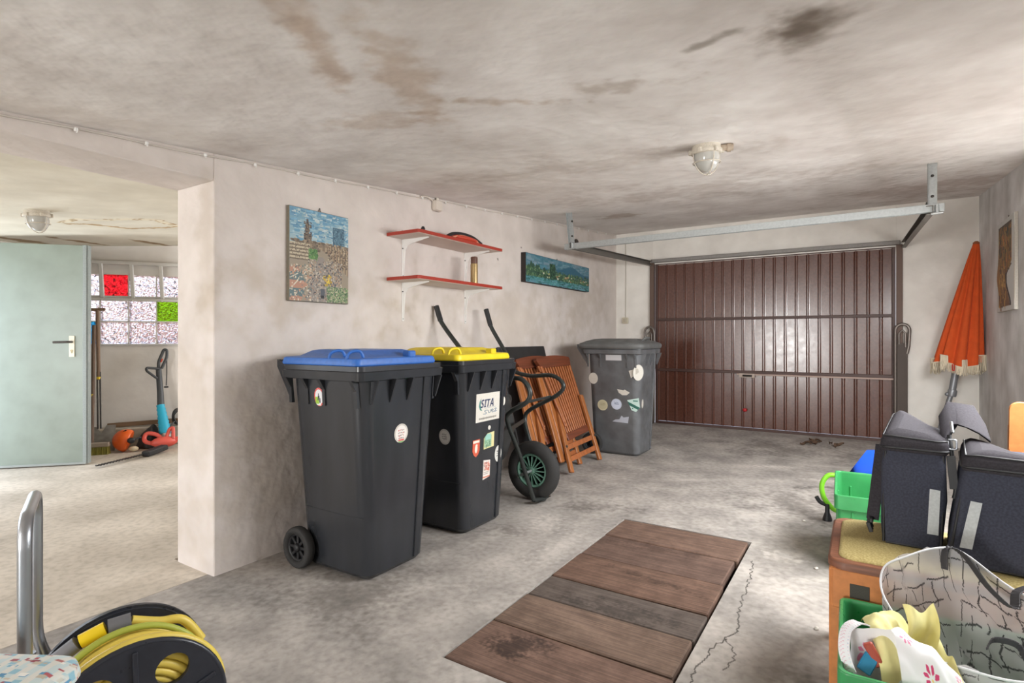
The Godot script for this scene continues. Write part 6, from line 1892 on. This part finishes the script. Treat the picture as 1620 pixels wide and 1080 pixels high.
# ------------------------------------------------------------------ tools at the window wall
func side_room_things():
	var grey_wood := mat(g8(150, 122, 98), 0.7, {"tex": M.grain_v, "scale": Vector3(4, 1, 4)})
	var m := Mb.new()
	var sp := thing("spade", "wooden T handled spade with a worn steel blade below the glass blocks", "spade", wk(-0.13, 0, 0.36))
	var o := sp.position
	m.tube([wk(-0.225, 1.41, 0.09) - o, wk(-0.185, 0.70, 0.20) - o], 0.017, 10)
	part("shaft", m, grey_wood, sp)
	m = Mb.new()
	m.tube([wk(-0.285, 1.412, 0.09) - o, wk(-0.16, 1.418, 0.09) - o], 0.016, 10)
	part("grip", m, grey_wood, sp)
	m = Mb.new()
	for s in [-1, 1]: m.tube([wk(-0.188 + s * 0.012, 0.78, 0.19) - o, wk(-0.155 + s * 0.012, 0.22, 0.29) - o], 0.008, 8)
	part("socket_strap", m, M.iron, sp)
	m = Mb.new()
	m.lathe([Vector2(0.019, -0.012), Vector2(0.019, 0.012)], 12, Transform3D(Basis.IDENTITY, wk(-0.185, 0.72, 0.198) - o))
	part("tape", m, mat(g8(226, 196, 50), 0.5), sp, "yellow tape band")
	m = Mb.new()
	var bx := Transform3D(WB * Basis(Vector3.RIGHT, -0.2), wk(-0.125, 0.13, 0.31) - o)
	m.poly(PackedVector2Array([Vector2(-0.10, -0.13), Vector2(0.0, -0.15), Vector2(0.11, -0.13), Vector2(0.105, 0.125), Vector2(0.03, 0.125), Vector2(-0.01, 0.05), Vector2(-0.055, 0.11), Vector2(-0.095, 0.115)]), 0.004, bx)
	part("blade", m, mat(g8(176, 172, 166), 0.45, {"metal": 0.5, "tex": M.tn_big, "scale": 4.0}), sp)
	var br := thing("broom", "yard broom with olive bristles standing beside the green door edge", "broom", wk(-0.16, 0, 0.5))
	o = br.position
	m = Mb.new()
	m.tube([wk(-0.235, 1.25, 0.16) - o, wk(-0.165, 0.10, 0.48) - o], 0.017, 10)
	part("shaft", m, mat(g8(124, 100, 82), 0.7, {"tex": M.grain_v, "scale": Vector3(4, 1, 4)}), br)
	m = Mb.new()
	m.lathe([Vector2(0.019, -0.012), Vector2(0.019, 0.012)], 12, Transform3D(Basis.IDENTITY, wk(-0.200, 0.56, 0.352) - o))
	part("tape", m, mat(g8(226, 196, 50), 0.5), br, "yellow tape band")
	m = Mb.new()
	m.box(wk(-0.115, 0.095, 0.5) - o, Vector3(0.20, 0.042, 0.06), WB, 0.006)
	part("head", m, mat(g8(160, 146, 132), 0.8), br)
	m = Mb.new()
	for i in 14:
		for j in 3:
			var p := wk(-0.205 + i * 0.0138, 0.075, 0.48 + j * 0.02) - o
			m.tube([p, p + Vector3(0.004 * sin(i * 2.0), -0.075, 0.006 * (j - 1))], [0.006, 0.0075], 6)
	part("bristles", m, mat(g8(140, 132, 62), 0.9), br).set_meta("kind", "stuff")
	# helmet with ear muff
	var he := thing("helmet", "orange safety helmet with a dark ear muff lying on the side room floor", "helmet", wk(0.11, 0, 0.42))
	o = he.position
	m = Mb.new()
	var hb := WB * Basis(Vector3(0, 0, 1), 0.35)
	var hx := Transform3D(hb, wk(0.10, 0.108, 0.42) - o)
	var prof := []
	for i in 9:
		var an := PI / 2 * i / 8.0
		prof.append(Vector2(maxf(0.11 * cos(an), 0.001), 0.115 * sin(an)))
	m.lathe([Vector2(0.10, -0.03), Vector2(0.108, -0.02)] + prof, 24, hx * Transform3D(Basis(Vector3(0, 0, 1), 0.9), Vector3.ZERO))
	part("shell", m, mat(g8(226, 96, 30), 0.35), he)
	m = Mb.new()
	m.bar(hx * Vector3(-0.09, 0.055, 0.03), hx * Vector3(0.05, 0.10, 0.05), 0.016, 0.006, Vector3(0, 0, 1))
	m.ball(wk(0.165, 0.12, 0.52) - o, Vector3(0.034, 0.030, 0.018), 12, WB)
	m.bar(wk(0.165, 0.12, 0.53) - o, wk(0.235, 0.14, 0.45) - o, 0.012, 0.006, Vector3.UP)
	part("ear_muff", m, M.black, he)
	m = Mb.new()
	m.ball(wk(0.175, 0.03, 0.47) - o, Vector3(0.045, 0.026, 0.03), 10, WB)
	part("chin_pad", m, mat(g8(206, 190, 160), 0.8), he)
	# black sack
	m = Mb.new()
	var fn := fnl(6.0, 61, 3)
	var rings := []
	for i in 9:
		var f := i / 8.0
		var r := PackedVector3Array()
		for j in 20:
			var an := TAU * j / 20
			var q := lerpf(0.115, 0.03, pow(f, 1.5))
			var p := wk(0.255 + 0.03 * f, 0.004 + 0.20 * f, 0.25) + Vector3(cos(an) * q, 0, sin(an) * q * 0.8)
			p += Vector3(fn.get_noise_3dv(p), absf(fn.get_noise_3dv(p + Vector3(4, 4, 4))), fn.get_noise_3dv(p + Vector3(8, 1, 2))) * 0.05
			r.append(p)
		rings.append(r)
	m.loft(rings, true, true, true)
	solo("black_sack", m, mat(g8(46, 46, 46), 0.55, {"tex": M.tn_big, "scale": 3.0}), "slack black sack between the orange helmet and the turquoise trimmer", "sack")
	# grass trimmer
	var tr := thing("grass_trimmer", "grass trimmer with a turquoise lower shaft and dark loop grip against the window wall", "trimmer", wk(0.40, 0, 0.3))
	o = tr.position
	var dk := mat(g8(62, 64, 66), 0.5)
	m = Mb.new()
	m.tube([wk(0.318, 0.80, 0.12) - o, wk(0.345, 0.55, 0.18) - o, wk(0.356, 0.40, 0.21) - o], [0.026, 0.03, 0.033], 12)
	part("shaft", m, dk, tr)
	m = Mb.new()
	m.tube(bend([wk(0.318, 0.79, 0.12) - o, wk(0.315, 0.87, 0.11) - o, wk(0.36, 1.0, 0.09) - o, wk(0.388, 0.995, 0.09) - o, wk(0.39, 0.92, 0.10) - o, wk(0.345, 0.80, 0.12) - o], 0.03), 0.015, 10)
	part("rear_grip", m, dk, tr)
	m = Mb.new()
	m.tube(bend([wk(0.33, 0.80, 0.14) - o, wk(0.225, 0.815, 0.2) - o, wk(0.23, 0.785, 0.22) - o, wk(0.32, 0.70, 0.19) - o], 0.02), 0.013, 8)
	part("front_grip", m, dk, tr)
	m = Mb.new()
	m.box(wk(0.345, 0.885, 0.11) - o, Vector3(0.012, 0.04, 0.02), WB * Basis(Vector3(0, 0, 1), -0.4), 0.003)
	part("trigger", m, mat(g8(206, 70, 40), 0.4), tr)
	m = Mb.new()
	var prf := []
	for i in 15:
		var f := i / 14.0
		prf.append(0.036 + 0.018 * f + (0.004 if i % 2 == 0 else -0.002))
	var line := []
	for i in 15: line.append(wk(lerpf(0.352, 0.418, i / 14.0), lerpf(0.42, 0.135, i / 14.0), lerpf(0.205, 0.32, i / 14.0)) - o)
	m.tube(line, prf, 16)
	part("motor_sleeve", m, mat(g8(36, 160, 190), 0.4), tr, "ribbed turquoise sleeve")
	m = Mb.new()
	m.tube([wk(0.418, 0.15, 0.32) - o, wk(0.425, 0.02, 0.34) - o], [0.045, 0.05], 14)
	part("head", m, mat(g8(196, 194, 186), 0.5), tr)
	m = Mb.new()
	m.tube(crv([wk(0.388, 0.93, 0.10) - o, wk(0.392, 0.75, 0.12) - o, wk(0.39, 0.62, 0.13) - o], 5), 0.005, 6)
	m.box(wk(0.39, 0.605, 0.13) - o, Vector3(0.04, 0.016, 0.02), WB, 0.003)
	part("power_lead", m, M.black, tr)
	# hedge trimmer lying in front
	var ht := thing("hedge_trimmer", "red handled hedge trimmer with a long black blade lying on the side room floor", "hedge trimmer", wk(0.42, 0, 0.48))
	o = ht.position
	var redp := mat(g8(206, 84, 70), 0.45)
	m = Mb.new()
	m.ball(wk(0.43, 0.075, 0.44) - o, Vector3(0.12, 0.055, 0.06), 16, WB * Basis(Vector3.UP, 0.35))
	part("motor_housing", m, redp, ht)
	m = Mb.new()
	m.tube(bend([wk(0.36, 0.06, 0.47) - o, wk(0.25, 0.09, 0.44) - o, wk(0.26, 0.17, 0.40) - o, wk(0.36, 0.15, 0.40) - o, wk(0.42, 0.09, 0.44) - o], 0.05), 0.02, 10)
	m.tube(bend([wk(0.44, 0.10, 0.44) - o, wk(0.47, 0.20, 0.40) - o, wk(0.50, 0.21, 0.40) - o, wk(0.51, 0.10, 0.44) - o], 0.03), 0.017, 10)
	m.bar(wk(0.47, 0.09, 0.44) - o, wk(0.62, 0.11, 0.40) - o, 0.04, 0.03, Vector3.UP, 0.01)
	part("handle", m, redp, ht)
	m = Mb.new()
	m.bar(Vector3(-5.83, 0.045, -2.76) - o, Vector3(-5.70, 0.03, -2.52) - o, 0.08, 0.05, Vector3(0.9, 0, -0.5), 0.012)
	part("front_guard", m, M.black, ht)
	m = Mb.new()
	m.bar(Vector3(-5.76, 0.03, -2.63) - o, Vector3(-5.57, 0.022, -2.08) - o, 0.022, 0.008, Vector3(1, 0, -0.3), 0.002)
	part("blade_bar", m, mat(g8(60, 56, 54), 0.4, {"metal": 0.6}), ht)
	for i in 18:
		var p := Vector3(-5.735, 0.028, -2.56).lerp(Vector3(-5.575, 0.022, -2.10), i / 17.0) - o
		m = Mb.new()
		m.bar(p - Vector3(0.032, 0, -0.010), p + Vector3(0.032, 0, -0.010), 0.010, 0.004, Vector3(0.3, 0, 0.95), 0.001)
		part("tooth", m, mat(g8(84, 80, 76), 0.4, {"metal": 0.6}) if i == 0 else M.iron, ht)
	# plank along the wall and a coil of dark cable on the plinth
	m = Mb.new()
	m.bar(wk(-0.15, 0.215, 0.05), wk(0.75, 0.245, 0.045), 0.045, 0.025, Vector3.UP, 0.003)
	solo("plank", m, mat(g8(150, 120, 92), 0.8, {"tex": M.grain_u, "scale": 2.0}), "rough brown board lying on the plinth under the glass block window", "board")
	m = Mb.new()
	for k in 5:
		var pts := []
		for i in 28:
			var an := TAU * i / 28
			pts.append(wk(0.525 + cos(an) * (0.085 - 0.006 * k), 0.285 + sin(an) * (0.095 - 0.005 * k) + 0.008 * sin(an * 3 + k), 0.10 + 0.012 * k + 0.01 * sin(an * 2 + k)))
		m.tube(pts, 0.0065, 6, true)
	m.tube(crv([wk(0.47, 0.24, 0.14), wk(0.44, 0.20, 0.18), wk(0.42, 0.12, 0.22)], 5), 0.0065, 6)
	solo("cable_coil", m, mat(g8(70, 68, 66), 0.6), "coil of dark cable standing on the plinth beside the pillar edge", "cable")

func litter():
	var r := RandomNumberGenerator.new(); r.seed = 41
	var leaf := mat(g8(92, 70, 54), 0.9)
	for k in 9:
		var m := Mb.new()
		var p := Vector3(-0.36 + r.randf_range(-0.16, 0.18), 0, -6.10 + r.randf_range(-0.10, 0.22))
		p.y = floor_y(p.z) + 0.002
		var an := r.randf_range(0, TAU)
		var sz := r.randf_range(0.03, 0.06)
		m.grid(func(a: float, b: float) -> Vector3:
			var w := sin(PI * clampf(a, 0.02, 0.98)) * sz * 0.5
			var q := Vector3((a - 0.5) * sz * 2.0, 0.004 + 0.016 * absf(b - 0.5) * 2.0 + 0.012 * sin(a * 4.0 + k), (b - 0.5) * 2.0 * w)
			return p + Basis(Vector3.UP, an) * q, 6, 4)
		solo("dry_leaf", m, leaf, "curled brown dry leaf on the floor before the garage door", "leaf", "dry leaves at the garage door")
	var pale := mat(g8(206, 200, 190), 0.9)
	for q in [[-0.15, -2.42, 0.009, "beside the olive cloth stool"], [-0.17, -1.98, 0.008, "level with the front green crate"], [-0.19, -3.05, 0.010, "beside the tall green crate"], [-0.30, -3.75, 0.009, "farthest one, beyond the green loop handle"]]:
		var m := Mb.new()
		m.ball(Vector3(q[0], floor_y(q[1]) + q[2] * 0.5, q[1]), Vector3(q[2] * 1.3, q[2] * 0.6, q[2]), 7, Basis(Vector3.UP, q[0] * 9))
		solo("pebble", m, pale, "tiny pale crumb of plaster on the concrete floor, " + q[3], "pebble", "plaster crumbs by the crates")
